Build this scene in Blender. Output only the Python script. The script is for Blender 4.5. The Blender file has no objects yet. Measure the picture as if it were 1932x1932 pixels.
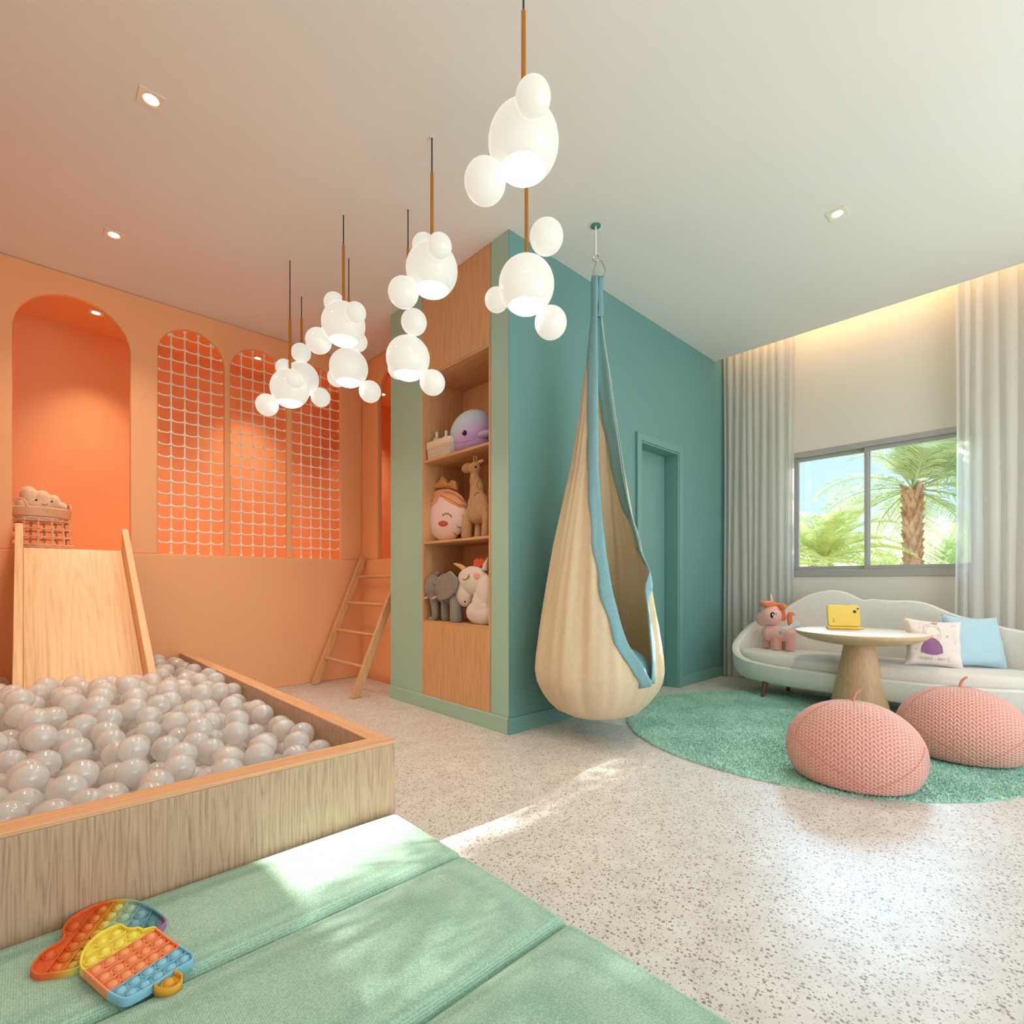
import bpy, bmesh, math, random
import numpy as np
from mathutils import Vector, Matrix, Euler, noise
random.seed(7)
PI = math.pi
scene = bpy.context.scene
COL = scene.collection

# ------------------------------------------------------------------ camera, world, sun, big lights, exposure
YAW = math.radians(46.6)
FOC, PCX, HOR, CAMH = 974.0, 966.0, 1098.0, 0.95
FX, FY = math.cos(YAW), math.sin(YAW)
RX, RY = math.sin(YAW), -math.cos(YAW)
cam_d = bpy.data.cameras.new('camera')
cam = bpy.data.objects.new('camera', cam_d)
COL.objects.link(cam)
cam.location = (0, 0, CAMH)
cam.rotation_euler = (PI / 2, 0, YAW - PI / 2)
cam_d.sensor_width = 36.0
cam_d.lens = 36.0 * FOC / 1932.0
cam_d.shift_y = (HOR - 966.0) / 1932.0
cam_d.clip_start = 0.02
cam_d.clip_end = 200
scene.camera = cam

scene.view_settings.view_transform = 'Standard'
scene.view_settings.look = 'None'
scene.view_settings.exposure = 0.13
scene.view_settings.gamma = 1.0
scene.view_settings.use_curve_mapping = False
try:
    scene.cycles.use_denoising = True
    scene.cycles.max_bounces = 8
    scene.cycles.diffuse_bounces = 5
    scene.cycles.transparent_max_bounces = 16
    scene.cycles.sample_clamp_indirect = 6.0
    scene.cycles.caustics_reflective = False
    scene.cycles.caustics_refractive = False
except Exception:
    pass

SKY_BASE, SKY_GLOW = 1.15, 32.0
w = bpy.data.worlds.new('sky'); scene.world = w; w.use_nodes = True
nt = w.node_tree; nt.nodes.clear()
out = nt.nodes.new('ShaderNodeOutputWorld'); bg = nt.nodes.new('ShaderNodeBackground')
tc = nt.nodes.new('ShaderNodeTexCoord'); sep = nt.nodes.new('ShaderNodeSeparateXYZ')
mr = nt.nodes.new('ShaderNodeValToRGB')
nt.links.new(tc.outputs['Generated'], sep.inputs[0]); nt.links.new(sep.outputs['Z'], mr.inputs[0])
E = mr.color_ramp.elements
E[0].position = 0.0; E[0].color = (0.88, 0.97, 1.0, 1)
E[1].position = 0.22; E[1].color = (0.60, 0.84, 1.0, 1)
E.new(0.12).color = (0.62, 0.88, 1.0, 1); E.new(0.9).color = (0.35, 0.62, 1.0, 1)
nt.links.new(mr.outputs[0], bg.inputs[0]); nt.links.new(bg.outputs[0], out.inputs[0])
# the sky brightens around the sun
dt = nt.nodes.new('ShaderNodeVectorMath'); dt.operation = 'DOT_PRODUCT'; dt.inputs[1].default_value = Vector((1.0, 0.075, 0.60)).normalized()
nt.links.new(tc.outputs['Generated'], dt.inputs[0])
pw = nt.nodes.new('ShaderNodeMapRange'); pw.interpolation_type = 'SMOOTHSTEP'
pw.inputs['From Min'].default_value = 0.942; pw.inputs['From Max'].default_value = 1.0
pw.inputs['To Min'].default_value = SKY_BASE; pw.inputs['To Max'].default_value = SKY_BASE + SKY_GLOW
nt.links.new(dt.outputs['Value'], pw.inputs['Value']); nt.links.new(pw.outputs[0], bg.inputs[1])

def light(name, kind, loc, energy, color=(1, 1, 1), rot=None, direction=None, **kw):
    d = bpy.data.lights.new(name, kind); d.energy = energy; d.color = color
    for k, v in kw.items(): setattr(d, k, v)
    o = bpy.data.objects.new(name, d); COL.objects.link(o); o.location = loc
    if direction is not None: o.rotation_euler = Vector(direction).to_track_quat('-Z', 'Y').to_euler()
    elif rot is not None: o.rotation_euler = rot
    return o
SUN_DIR = Vector((-1.0, -0.01, -0.40))
light('sun', 'SUN', (9, 1.5, 5), 19.0, (1.0, 0.95, 0.86), direction=SUN_DIR, angle=math.radians(0.25))
# added fill lights in unseen openings behind the viewer and on the right
light('fill_back', 'AREA', (2.2, -2.21, 1.55), 56, (0.91, 0.98, 1.0), direction=(0, 1, 0.0), shape='RECTANGLE', size=3.6, size_y=2.3)
light('fill_right', 'AREA', (5.29, -1.42, 1.35), 11, (0.88, 0.96, 1.0), direction=(-1, 0, 0), shape='RECTANGLE', size=1.1, size_y=2.1)
lp = light('window_portal', 'AREA', (5.46, 1.075, 1.58), 1, direction=(-1, 0, 0), shape='RECTANGLE', size=1.35, size_y=1.17)
lp.data.cycles.is_portal = True

# ------------------------------------------------------------------ helpers
def ray(px):
    r = (px - PCX) / FOC
    return FX + r * RX, FY + r * RY
def at_t(px, py, t):
    a, b = ray(px); return Vector((a * t, b * t, CAMH - (py - HOR) / FOC * t))
def at_x(px, py, X): return at_t(px, py, X / ray(px)[0])
def at_y(px, py, Y): return at_t(px, py, Y / ray(px)[1])
def at_z(px, py, z): return at_t(px, py, FOC * (CAMH - z) / (py - HOR))

def srgb(r, g, b):
    f = lambda c: (c / 255 / 12.92) if c / 255 <= 0.04045 else ((c / 255 + 0.055) / 1.055) ** 2.4
    return (f(r), f(g), f(b), 1.0)

class NT:
    def __init__(s, name):
        s.m = bpy.data.materials.new(name); s.m.use_nodes = True; s.t = s.m.node_tree; s.t.nodes.clear()
        s.o = s.n('ShaderNodeOutputMaterial'); s.b = s.n('ShaderNodeBsdfPrincipled'); s.l(s.b.outputs[0], s.o.inputs[0])
    def n(s, t, **kw):
        x = s.t.nodes.new(t)
        for k, v in kw.items(): setattr(x, k, v)
        return x
    def l(s, a, b): s.t.links.new(a, b)
    def coord(s, scale=(1, 1, 1), kind='Object', rot=None):
        c = s.n('ShaderNodeTexCoord'); m = s.n('ShaderNodeMapping'); m.inputs['Scale'].default_value = scale
        src = c.outputs[kind]
        if rot:
            r = s.n('ShaderNodeMapping'); r.inputs['Rotation'].default_value = rot; s.l(src, r.inputs[0]); src = r.outputs[0]
        s.l(src, m.inputs[0]); return m.outputs[0]
    def noise(s, v, scale, detail=3, rough=0.5):
        x = s.n('ShaderNodeTexNoise'); x.inputs['Scale'].default_value = scale; x.inputs['Detail'].default_value = detail
        x.inputs['Roughness'].default_value = rough; s.l(v, x.inputs['Vector']); return x.outputs['Fac']
    def ramp(s, f, stops):
        x = s.n('ShaderNodeValToRGB'); e = x.color_ramp.elements
        while len(e) < len(stops): e.new(0.5)
        for i, (p, c) in enumerate(stops): e[i].position = p; e[i].color = c
        s.l(f, x.inputs[0]); return x.outputs[0]
    def bump(s, h, strength=0.3, dist=0.01):
        x = s.n('ShaderNodeBump'); x.inputs['Strength'].default_value = strength; x.inputs['Distance'].default_value = dist
        s.l(h, x.inputs['Height']); s.l(x.outputs[0], s.b.inputs['Normal']); return x
    def math(s, op, a, b=None):
        x = s.n('ShaderNodeMath', operation=op)
        for i, v in enumerate((a, b)):
            if v is None: continue
            if isinstance(v, (int, float)): x.inputs[i].default_value = v
            else: s.l(v, x.inputs[i])
        return x.outputs[0]

def mix4(a, b, k): return tuple(a[i] * (1 - k) + b[i] * k for i in range(3)) + (1,)
def plain(name, c, rough=0.6, metal=0.0, spec=0.5, emit=0.0, var=0.0, bump=0.0, bscale=200, sheen=0.0, alpha=1.0, coat=0.0):
    m = NT(name); b = m.b
    b.inputs['Base Color'].default_value = c; b.inputs['Roughness'].default_value = rough
    b.inputs['Metallic'].default_value = metal; b.inputs['Specular IOR Level'].default_value = spec
    if emit: b.inputs['Emission Color'].default_value = c; b.inputs['Emission Strength'].default_value = emit
    if sheen: b.inputs['Sheen Weight'].default_value = sheen
    if coat: b.inputs['Coat Weight'].default_value = coat
    if alpha < 1: b.inputs['Alpha'].default_value = alpha
    v = m.coord()
    if var:
        f = m.noise(v, 6, 4)
        m.l(m.ramp(f, [(0.3, mix4(c, (0, 0, 0, 1), var)), (0.7, mix4(c, (1, 1, 1, 1), var * 0.6))]), b.inputs['Base Color'])
    if bump: m.bump(m.noise(v, bscale, 2), bump, 0.003)
    return m.m
def fabric(name, c, c2=None, scale=260, bump=0.5, sheen=0.3, rough=0.9, weave=0.16):
    m = NT(name); b = m.b; c2 = c2 or mix4(c, (0, 0, 0, 1), 0.16)
    v = m.coord()
    n = m.noise(v, scale * 1.3, 2, 0.6); n2 = m.noise(v, scale * .12, 3, 0.6)
    vo = m.n('ShaderNodeTexVoronoi'); vo.inputs['Scale'].default_value = scale * 1.4; vo.inputs['Randomness'].default_value = 0.22; m.l(v, vo.inputs['Vector'])
    h = m.math('ADD', m.math('ADD', m.math('MULTIPLY', n, 0.84 - weave), m.math('MULTIPLY', n2, 0.12)), m.math('MULTIPLY', m.math('SUBTRACT', 1.0, vo.outputs['Distance']), weave))
    m.l(m.ramp(h, [(0.40, c2), (0.60, c)]), b.inputs['Base Color'])
    b.inputs['Roughness'].default_value = rough; b.inputs['Sheen Weight'].default_value = sheen; b.inputs['Specular IOR Level'].default_value = 0.2
    m.bump(h, bump, 0.002)
    return m.m
def wood(name, c1, c2, axis='Z', sc=1.0, rough=0.45, fine=1.0, rot=None, lo_=0.30, hi_=0.68):
    m = NT(name); b = m.b
    big = 7 * sc; lo = 0.42 * sc
    def sv(k, l): return {'X': (l, k, k), 'Y': (k, l, k), 'Z': (k, k, l)}[axis]
    v = m.coord(sv(big, lo), rot=rot)
    n1 = m.noise(v, 1.0, 2, 0.5)
    # growth rings: contours of a stretched noise
    rg = m.math('FRACT', m.math('MULTIPLY', n1, 14.0)); rg = m.math('ABSOLUTE', m.math('SUBTRACT', rg, 0.5))
    n2 = m.noise(m.coord(sv(95 * sc, 2.2 * sc), rot=rot), 1.0, 4, 0.65)
    n3 = m.noise(m.coord(sv(330 * sc, 9 * sc), rot=rot), 1.0, 2, 0.6)
    f = m.math('ADD', m.math('ADD', m.math('MULTIPLY', rg, 0.30), m.math('MULTIPLY', n2, 0.62 * fine)), m.math('MULTIPLY', n3, 0.30 * fine))
    m.l(m.ramp(f, [(lo_, c2), ((lo_ + hi_) / 2, mix4(c1, c2, 0.35)), (hi_, c1)]), b.inputs['Base Color'])
    b.inputs['Roughness'].default_value = rough
    m.bump(n2, 0.10, 0.001)
    return m.m

class MB:
    """collects shapes into one mesh"""
    def __init__(s): s.v = []; s.f = []; s.mi = []; s.cur = 0
    def add(s, vs, fs):
        o = len(s.v); s.v.extend([tuple(v) for v in vs]); s.f.extend([tuple(i + o for i in f) for f in fs]); s.mi.extend([s.cur] * len(fs)); return s
    def box(s, lo, hi, M=None):
        x0, y0, z0 = lo; x1, y1, z1 = hi
        vs = [(x0, y0, z0), (x1, y0, z0), (x1, y1, z0), (x0, y1, z0), (x0, y0, z1), (x1, y0, z1), (x1, y1, z1), (x0, y1, z1)]
        if M: vs = [M @ Vector(v) for v in vs]
        return s.add(vs, [(0, 3, 2, 1), (4, 5, 6, 7), (0, 1, 5, 4), (1, 2, 6, 5), (2, 3, 7, 6), (3, 0, 4, 7)])
    def tube(s, pts, r, n=8, caps=True, closed=False):
        pts = [Vector(p) for p in pts]; k = len(pts)
        rs = r if isinstance(r, (list, tuple)) else [r] * k
        vs = []; fs = []; prev = None
        for i, p in enumerate(pts):
            if closed: d = pts[(i + 1) % k] - pts[i - 1]
            else: d = pts[min(i + 1, k - 1)] - pts[max(i - 1, 0)]
            if d.length < 1e-9: d = Vector((0, 0, 1))
            d.normalize()
            if prev is None:
                u = d.orthogonal().normalized()
            else:
                u = prev - d * prev.dot(d)
                u = u.normalized() if u.length > 1e-6 else d.orthogonal().normalized()
            prev = u; w_ = d.cross(u)
            for j in range(n):
                a = 2 * PI * j / n; vs.append(p + (u * math.cos(a) + w_ * math.sin(a)) * rs[i])
        m = k if closed else k - 1
        for i in range(m):
            for j in range(n):
                a = i * n + j; b = i * n + (j + 1) % n; i2 = (i + 1) % k
                fs.append((a, b, i2 * n + (j + 1) % n, i2 * n + j))
        if caps and not closed:
            fs.append(tuple(range(n - 1, -1, -1))); fs.append(tuple((k - 1) * n + j for j in range(n)))
        return s.add(vs, fs)
    def ell(s, c, r, nu=20, nv=12, M=None):
        if not isinstance(r, (tuple, list)): r = (r, r, r)
        vs = []; fs = []
        for i in range(1, nv):
            th = PI * i / nv
            for j in range(nu):
                a = 2 * PI * j / nu
                vs.append(Vector((r[0] * math.sin(th) * math.cos(a), r[1] * math.sin(th) * math.sin(a), r[2] * math.cos(th))))
        vs.append(Vector((0, 0, r[2]))); vs.append(Vector((0, 0, -r[2]))); T = len(vs) - 2; B = len(vs) - 1
        for i in range(nv - 2):
            for j in range(nu):
                fs.append((i * nu + j, (i + 1) * nu + j, (i + 1) * nu + (j + 1) % nu, i * nu + (j + 1) % nu))
        for j in range(nu):
            fs.append((T, j, (j + 1) % nu)); fs.append((B, (nv - 2) * nu + (j + 1) % nu, (nv - 2) * nu + j))
        if M: vs = [M @ v for v in vs]
        return s.add([v + Vector(c) for v in vs], fs)
    def lathe(s, prof, c=(0, 0, 0), n=32):
        vs = []; fs = []; c = Vector(c)
        for r, z in prof:
            for j in range(n):
                a = 2 * PI * j / n; vs.append(c + Vector((r * math.cos(a), r * math.sin(a), z)))
        for i in range(len(prof) - 1):
            for j in range(n):
                fs.append((i * n + j, i * n + (j + 1) % n, (i + 1) * n + (j + 1) % n, (i + 1) * n + j))
        return s.add(vs, fs)
    def grid(s, P, closed_u=False):
        """P[i][j] points"""
        a = len(P); b = len(P[0]); vs = [p for row in P for p in row]; fs = []
        for i in range(a - (0 if closed_u else 1)):
            i2 = (i + 1) % a
            for j in range(b - 1): fs.append((i * b + j, i2 * b + j, i2 * b + j + 1, i * b + j + 1))
        return s.add(vs, fs)
    def mesh(s, name):
        me = bpy.data.meshes.new(name); me.from_pydata(s.v, [], s.f)
        for p, k in zip(me.polygons, s.mi): p.material_index = k
        me.update(); return me

def curve_plate(outs, thick, bevel=0.0, res=2, cyclic=True):
    """filled 2D outline(s) (inner outlines are holes) with thickness, in local XY, centred on z=0"""
    cu = bpy.data.curves.new('plate', 'CURVE'); cu.dimensions = '2D'; cu.fill_mode = 'BOTH'
    for o in outs:
        sp = cu.splines.new('POLY'); sp.points.add(len(o) - 1)
        for i, p in enumerate(o): sp.points[i].co = (p[0], p[1], 0, 1)
        sp.use_cyclic_u = True
    cu.extrude = thick / 2 - bevel; cu.bevel_depth = bevel; cu.bevel_resolution = res; cu.offset = -bevel
    ob = bpy.data.objects.new('tmp', cu); me = bpy.data.meshes.new_from_object(ob)
    bpy.data.objects.remove(ob); bpy.data.curves.remove(cu)
    return me
def smooth_outline(pts, n=6, closed=True):
    """Catmull-Rom through the points"""
    out = []; k = len(pts)
    for i in range(k if closed else k - 1):
        if closed: p0, p1, p2, p3 = pts[i - 1], pts[i], pts[(i + 1) % k], pts[(i + 2) % k]
        else: p0, p1, p2, p3 = pts[max(i - 1, 0)], pts[i], pts[i + 1], pts[min(i + 2, k - 1)]
        for j in range(n):
            t = j / n
            out.append(tuple(0.5 * ((2 * b) + (-a + c) * t + (2 * a - 5 * b + 4 * c - d) * t * t + (-a + 3 * b - 3 * c + d) * t ** 3) for a, b, c, d in zip(p0, p1, p2, p3)))
    if not closed: out.append(tuple(pts[-1]))
    return out

def link(name, data, mat=None, parent=None, M=None, bevel=0, smooth=True, angle=40, subsurf=0, remesh=0, solid=0, smoothmod=0, decimate=0):
    if isinstance(data, MB): data = data.mesh(name)
    data.name = name
    if M is not None: data.transform(M)
    if mat is not None:
        data.materials.clear()
        for m_ in (mat if isinstance(mat, (list, tuple)) else [mat]): data.materials.append(m_)
    if smooth and hasattr(data, 'polygons'):
        data.shade_smooth()
        if angle < 180 and not remesh: data.set_sharp_from_angle(angle=math.radians(angle))
    o = bpy.data.objects.new(name, data); COL.objects.link(o)
    if parent is not None: o.parent = parent
    if remesh:
        r = o.modifiers.new('r', 'REMESH'); r.mode = 'VOXEL'; r.voxel_size = remesh; r.use_smooth_shade = True
    if smoothmod:
        r = o.modifiers.new('s', 'SMOOTH'); r.iterations = smoothmod; r.factor = 0.5
    if bevel:
        b = o.modifiers.new('b', 'BEVEL'); b.width = bevel; b.segments = 3; b.limit_method = 'ANGLE'; b.angle_limit = math.radians(35)
    if solid:
        b = o.modifiers.new('t', 'SOLIDIFY'); b.thickness = solid; b.offset = 0
    if subsurf:
        b = o.modifiers.new('u', 'SUBSURF'); b.levels = subsurf; b.render_levels = subsurf
    return o
def tag(o, label=None, cat=None, group=None, kind=None):
    if label: o['label'] = label
    if cat: o['category'] = cat
    if group: o['group'] = group
    if kind: o['kind'] = kind
    return o
def thing(name, label, cat, loc=(0, 0, 0), rotz=0, group=None):
    o = bpy.data.objects.new(name, None); COL.objects.link(o); o.location = loc; o.rotation_euler = (0, 0, rotz)
    o.empty_display_size = 0.05
    return tag(o, label, cat, group)
def struct(name, data, mat, **kw):
    o = link(name, data, mat, **kw)
    if kw.get('parent') is None: o['kind'] = 'structure'
    return o
def sh(mb, loc):  # world-built shape moved to the local space of a thing at loc
    L = Vector(loc); mb.v = [tuple(Vector(v) - L) for v in mb.v]; return mb
# ------------------------------------------------------------------ materials of the room
M_white = plain('white_paint', srgb(232, 228, 220), 0.8, spec=0.2)
M_ceil = plain('ceiling_paint', srgb(230, 228, 225), 0.9, spec=0.1)
M_cream = plain('cream_paint', srgb(226, 219, 208), 0.85, spec=0.2)
M_orange = plain('peach_orange_paint', srgb(246, 184, 136), 0.7, spec=0.25, bump=0.06, bscale=300)
M_orange2 = plain('deep_orange_paint', srgb(254, 184, 134), 0.75, spec=0.2)
M_teal = plain('teal_paint', srgb(108, 151, 148), 0.6, spec=0.3, bump=0.05, bscale=260)
M_sage = plain('sage_green_paint', srgb(166, 200, 184), 0.6, spec=0.3, bump=0.05, bscale=260)
M_tealtrim = plain('teal_trim_paint', srgb(112, 156, 150), 0.5, spec=0.3)
W_panel = wood('shelf_wood', srgb(222, 172, 124), srgb(190, 136, 90), 'Z', 1.3)
W_panelx = wood('shelf_wood_across', srgb(218, 168, 120), srgb(184, 130, 84), 'Y', 1.3)

def terrazzo():
    m = NT('terrazzo'); b = m.b
    v = m.coord((1, 1, 1))
    def chips(scale, dens, seed, lo, hi):
        mp = m.n('ShaderNodeMapping'); mp.inputs['Location'].default_value = (seed, seed * 0.7, 0); mp.inputs['Rotation'].default_value = (0, 0, seed)
        m.l(v, mp.inputs[0])
        nz = m.n('ShaderNodeTexNoise'); nz.inputs['Scale'].default_value = scale * 1.6; nz.inputs['Detail'].default_value = 1
        m.l(mp.outputs[0], nz.inputs['Vector'])
        mx = m.n('ShaderNodeVectorMath', operation='MULTIPLY_ADD'); mx.inputs[1].default_value = (0.9 / scale,) * 3
        m.l(nz.outputs['Color'], mx.inputs[0]); m.l(mp.outputs[0], mx.inputs[2])
        vo = m.n('ShaderNodeTexVoronoi'); vo.inputs['Scale'].default_value = scale; vo.inputs['Randomness'].default_value = 1.0
        m.l(mx.outputs[0], vo.inputs['Vector'])
        sp = m.n('ShaderNodeSeparateColor'); m.l(vo.outputs['Color'], sp.inputs[0])
        size = m.math('MULTIPLY', sp.outputs[1], hi - lo); size = m.math('ADD', size, lo)
        a = m.math('LESS_THAN', vo.outputs['Distance'], size)
        k = m.math('LESS_THAN', sp.outputs[0], dens)
        return m.math('MULTIPLY', a, k), sp.outputs[2]
    base = m.ramp(m.noise(v, 9, 5, 0.6), [(0.3, srgb(208, 200, 192)), (0.7, srgb(226, 220, 213))])
    c1, t1 = chips(95, 0.62, 1.3, 0.16, 0.46)
    c2, t2 = chips(170, 0.5, 4.1, 0.15, 0.42)
    c3, t3 = chips(60, 0.25, 7.7, 0.1, 0.3)
    col1 = m.ramp(t1, [(0.0, srgb(128, 108, 96)), (0.6, srgb(160, 144, 132)), (1.0, srgb(182, 172, 162))])
    col2 = m.ramp(t2, [(0.0, srgb(150, 134, 124)), (1.0, srgb(186, 174, 164))])
    def mix(f, a, c):
        x = m.n('ShaderNodeMix', data_type='RGBA'); m.l(f, x.inputs['Factor']); m.l(a, x.inputs['A']); m.l(c, x.inputs['B']); return x.outputs['Result']
    r = mix(c2, base, col2); r = mix(c3, r, col1); r = mix(c1, r, col1)
    m.l(r, b.inputs['Base Color']); b.inputs['Roughness'].default_value = 0.36; b.inputs['Specular IOR Level'].default_value = 0.5
    return m.m
M_floor = terrazzo()

CH = 3.15                                   # ceiling height
LW, XW, YB = -0.72, 5.30, -2.2              # left wall, window wall, back wall
struct('floor', MB().box((LW - .1, YB - .1, -.1), (XW + .12, 6.0, 0)), M_floor, smooth=False)
struct('ceiling', MB().box((LW - .1, YB - .1, CH), (5.01, 4.89, CH + .16)), M_ceil, smooth=False)
struct('ceiling_cove', MB().box((5.01, YB - .1, CH + .30), (XW + .1, 2.36, CH + .36)).box((4.97, YB - .1, CH + .16), (5.01, 2.36, CH + .36)), M_white, smooth=False)
struct('ceiling_loft', MB().box((LW - .1, 4.89, CH), (4.2, 6.0, CH + .16)).box((2.53, 3.7, CH), (4.2, 4.89, CH + .16)), M_orange, smooth=False)
struct('wall_left', MB().box((LW - .1, 1.4, 0), (LW, 6.0, CH)), M_orange, smooth=False)
struct('wall_left_rear', MB().box((LW - .1, YB, 0), (LW, 1.4, CH)), M_white, smooth=False)
# rear wall, with a tall unseen opening added for the fill light
b = MB().box((LW - .1, YB - .1, 0), (0.4, YB, CH)).box((4.0, YB - .1, 0), (XW, YB, CH)).box((0.4, YB - .1, 2.7), (4.0, YB, CH)).box((0.4, YB - .1, 0), (4.0, YB, 0.4))
struct('wall_rear', b, M_white, smooth=False)
# window wall
WY0, WY1, WZ0, WZ1 = 0.40, 1.75, 1.00, 2.165
b = MB().box((XW, YB - .1, 0), (XW + .15, -2.0, CH + .36)).box((XW, -.85, 0), (XW + .15, WY0, CH + .36)).box((XW, -2.0, 2.42), (XW + .15, -.85, CH + .36)).box((XW, -2.0, 0), (XW + .15, -.85, .25)).box((XW, WY1, 0), (XW + .15, 2.5, CH + .36))
b.box((XW, WY0, WZ1), (XW + .15, WY1, CH + .36)).box((XW, WY0, 0), (XW + .15, WY1, WZ0))
struct('wall_right', b, M_cream, smooth=False)

# arched orange wall of the play loft
def arch(x0, x1, zb, za):
    r = (x1 - x0) / 2; cx = (x0 + x1) / 2; zc = za - r
    pts = [(x0, zb), (x1, zb)]
    pts += [(cx + r * math.cos(a), zc + r * math.sin(a)) for a in [PI * i / 28 for i in range(29)]]
    return pts[::-1]
LEDGE = 1.17
ARCH = [(-0.057, 0.589), (0.764, 1.236), (1.281, 1.753), (1.80, 2.267)]
outer = [(LW, LEDGE), (2.49, LEDGE), (2.49, CH), (LW, CH)]
me = curve_plate([outer] + [arch(a, c, LEDGE - .06, 3.0) for a, c in ARCH], 0.05, 0.0)
# build the arched wall by cutting the openings right down to the ledge: one closed outline
pl = [(LW, CH), (LW, LEDGE)]
for a, c in ARCH:
    r = (c - a) / 2; cx = (a + c) / 2; zc = 3.0 - r
    pl.append((a, LEDGE))
    pl += [(cx - r * math.cos(t), zc + r * math.sin(t)) for t in [PI * i / 28 for i in range(29)]]
    pl.append((c, LEDGE))
pl += [(2.49, LEDGE), (2.49, CH)]
me = curve_plate([pl], 0.05, 0.010, 3)
struct('wall_back', me, M_orange, M=Matrix.Translation((0, 4.875, 0)) @ Matrix.Rotation(PI / 2, 4, 'X'))
struct('wall_back_lower', MB().box((LW, 4.835, 0), (2.49, 4.90, LEDGE)), M_orange, bevel=0.006)
# side wall of the loft with its own arch
pl = [(-3.55, CH), (-3.55, LEDGE), (-3.90, LEDGE)]
pl = [(3.70, CH), (3.70, LEDGE), (3.93, LEDGE)]
r = (4.53 - 3.93) / 2; cx = 4.23
pl += [(cx - r * math.cos(t), 3.0 - r + r * math.sin(t)) for t in [PI * i / 28 for i in range(29)]]
pl += [(4.53, LEDGE), (4.90, LEDGE), (4.90, CH)]
me = curve_plate([pl], 0.05, 0.010, 3)
struct('wall_side', me, M_orange, M=Matrix.Translation((2.515, 0, 0)) @ Matrix(((0, 0, 1, 0), (1, 0, 0, 0), (0, 1, 0, 0), (0, 0, 0, 1))))
struct('wall_side_lower', MB().box((2.475, 3.60, 0), (2.54, 4.90, LEDGE)), M_orange, bevel=0.006)
struct('wall_loft_back', MB().box((LW, 5.83, LEDGE), (4.2, 5.9, CH)), M_orange2, smooth=False)
struct('wall_loft_left', MB().box((LW - .02, 4.90, LEDGE), (LW + .02, 5.83, CH)), M_orange2, smooth=False)
struct('wall_loft_right', MB().box((4.1, 3.6, LEDGE), (4.2, 5.9, CH)), M_orange2, smooth=False)
struct('wall_loft_near', MB().box((2.54, 3.70, LEDGE), (4.1, 3.76, CH)), M_orange2, smooth=False)
struct('floor_loft', MB().box((LW, 4.90, LEDGE - .08), (4.2, 5.9, LEDGE - .002)).box((2.54, 3.7, LEDGE - .08), (4.2, 4.90, LEDGE - .002)), M_orange2, smooth=False)

# ------------------------------------------------------------------ teal block with the bookcase niche and the door
CXF, CYF = 2.198, 2.356      # the block's two faces: X = CXF and Y = CYF
NY0, NY1, NX = 2.525, 3.315, 2.575
struct('wall_block_near', MB().box((CXF, CYF + .0, 0), (CXF + .34, NY0 - .003, CH)), M_sage, smooth=False)
struct('wall_block_far', MB().box((CXF, NY1 + .003, 0), (2.52, 3.78, CH)), M_sage, smooth=False)
struct('wall_block_behind', MB().box((NX + .03, NY0 - .1, 0), (NX + .08, NY1 + .1, CH)), M_sage, smooth=False)
DX0, DX1, DZ = 3.66, 4.27, 2.105
b = MB().box((CXF + .0005, CYF - .004, 0), (DX0, CYF + .14, CH)).box((DX1, CYF - .004, 0), (XW + .1, CYF + .14, CH)).box((DX0, CYF - .004, DZ), (DX1, CYF + .14, CH))
b.box((5.0, CYF - .004, CH), (XW + .1, CYF + .14, CH + .36))
struct('wall_front', b, M_teal, smooth=False)
d = struct('door_1', MB().box((DX0, CYF + .115, 0.005), (DX1, CYF + .15, DZ)), M_tealtrim, smooth=False)
fr = MB().box((DX0 - .06, CYF - .028, 0), (DX0, CYF - .004, DZ + .06)).box((DX1, CYF - .028, 0), (DX1 + .06, CYF - .004, DZ + .06)).box((DX0, CYF - .028, DZ), (DX1, CYF - .004, DZ + .06))
fr.box((DX0, CYF - .02, 0), (DX0 + .014, CYF + .114, DZ)).box((DX1 - .014, CYF - .02, 0), (DX1, CYF + .114, DZ)).box((DX0 + .014, CYF - .02, DZ - .014), (DX1 - .014, CYF + .114, DZ))
link('door_frame', fr, M_tealtrim, parent=d, bevel=0.004)
dh = MB().tube([(DX0 + .07, CYF + .115, 1.0), (DX0 + .07, CYF + .07, 1.0), (DX0 + .17, CYF + .065, 1.0)], 0.008).tube([(DX0 + .07, CYF + .115, 1.0), (DX0 + .07, CYF + .107, 1.0)], 0.024, 20)
link('door_handle', dh, plain('teal_metal', srgb(90, 140, 136), 0.35, 0.6), parent=d)
b = MB().box((CXF - .014, CYF - .018, 0), (DX0 - .06, CYF - .004, .10)).box((DX1 + .06, CYF - .018, 0), (5.28, CYF - .004, .10))
struct('baseboard_front', b, M_tealtrim, bevel=0.003)
struct('baseboard_block', MB().box((CXF - .014, CYF - .004, 0), (CXF, 3.78, .10)), M_sage, bevel=0.003)
struct('baseboard_right', MB().box((XW - .014, YB, 0), (XW, CYF - .02, .10)), M_white, bevel=0.003)

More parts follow.
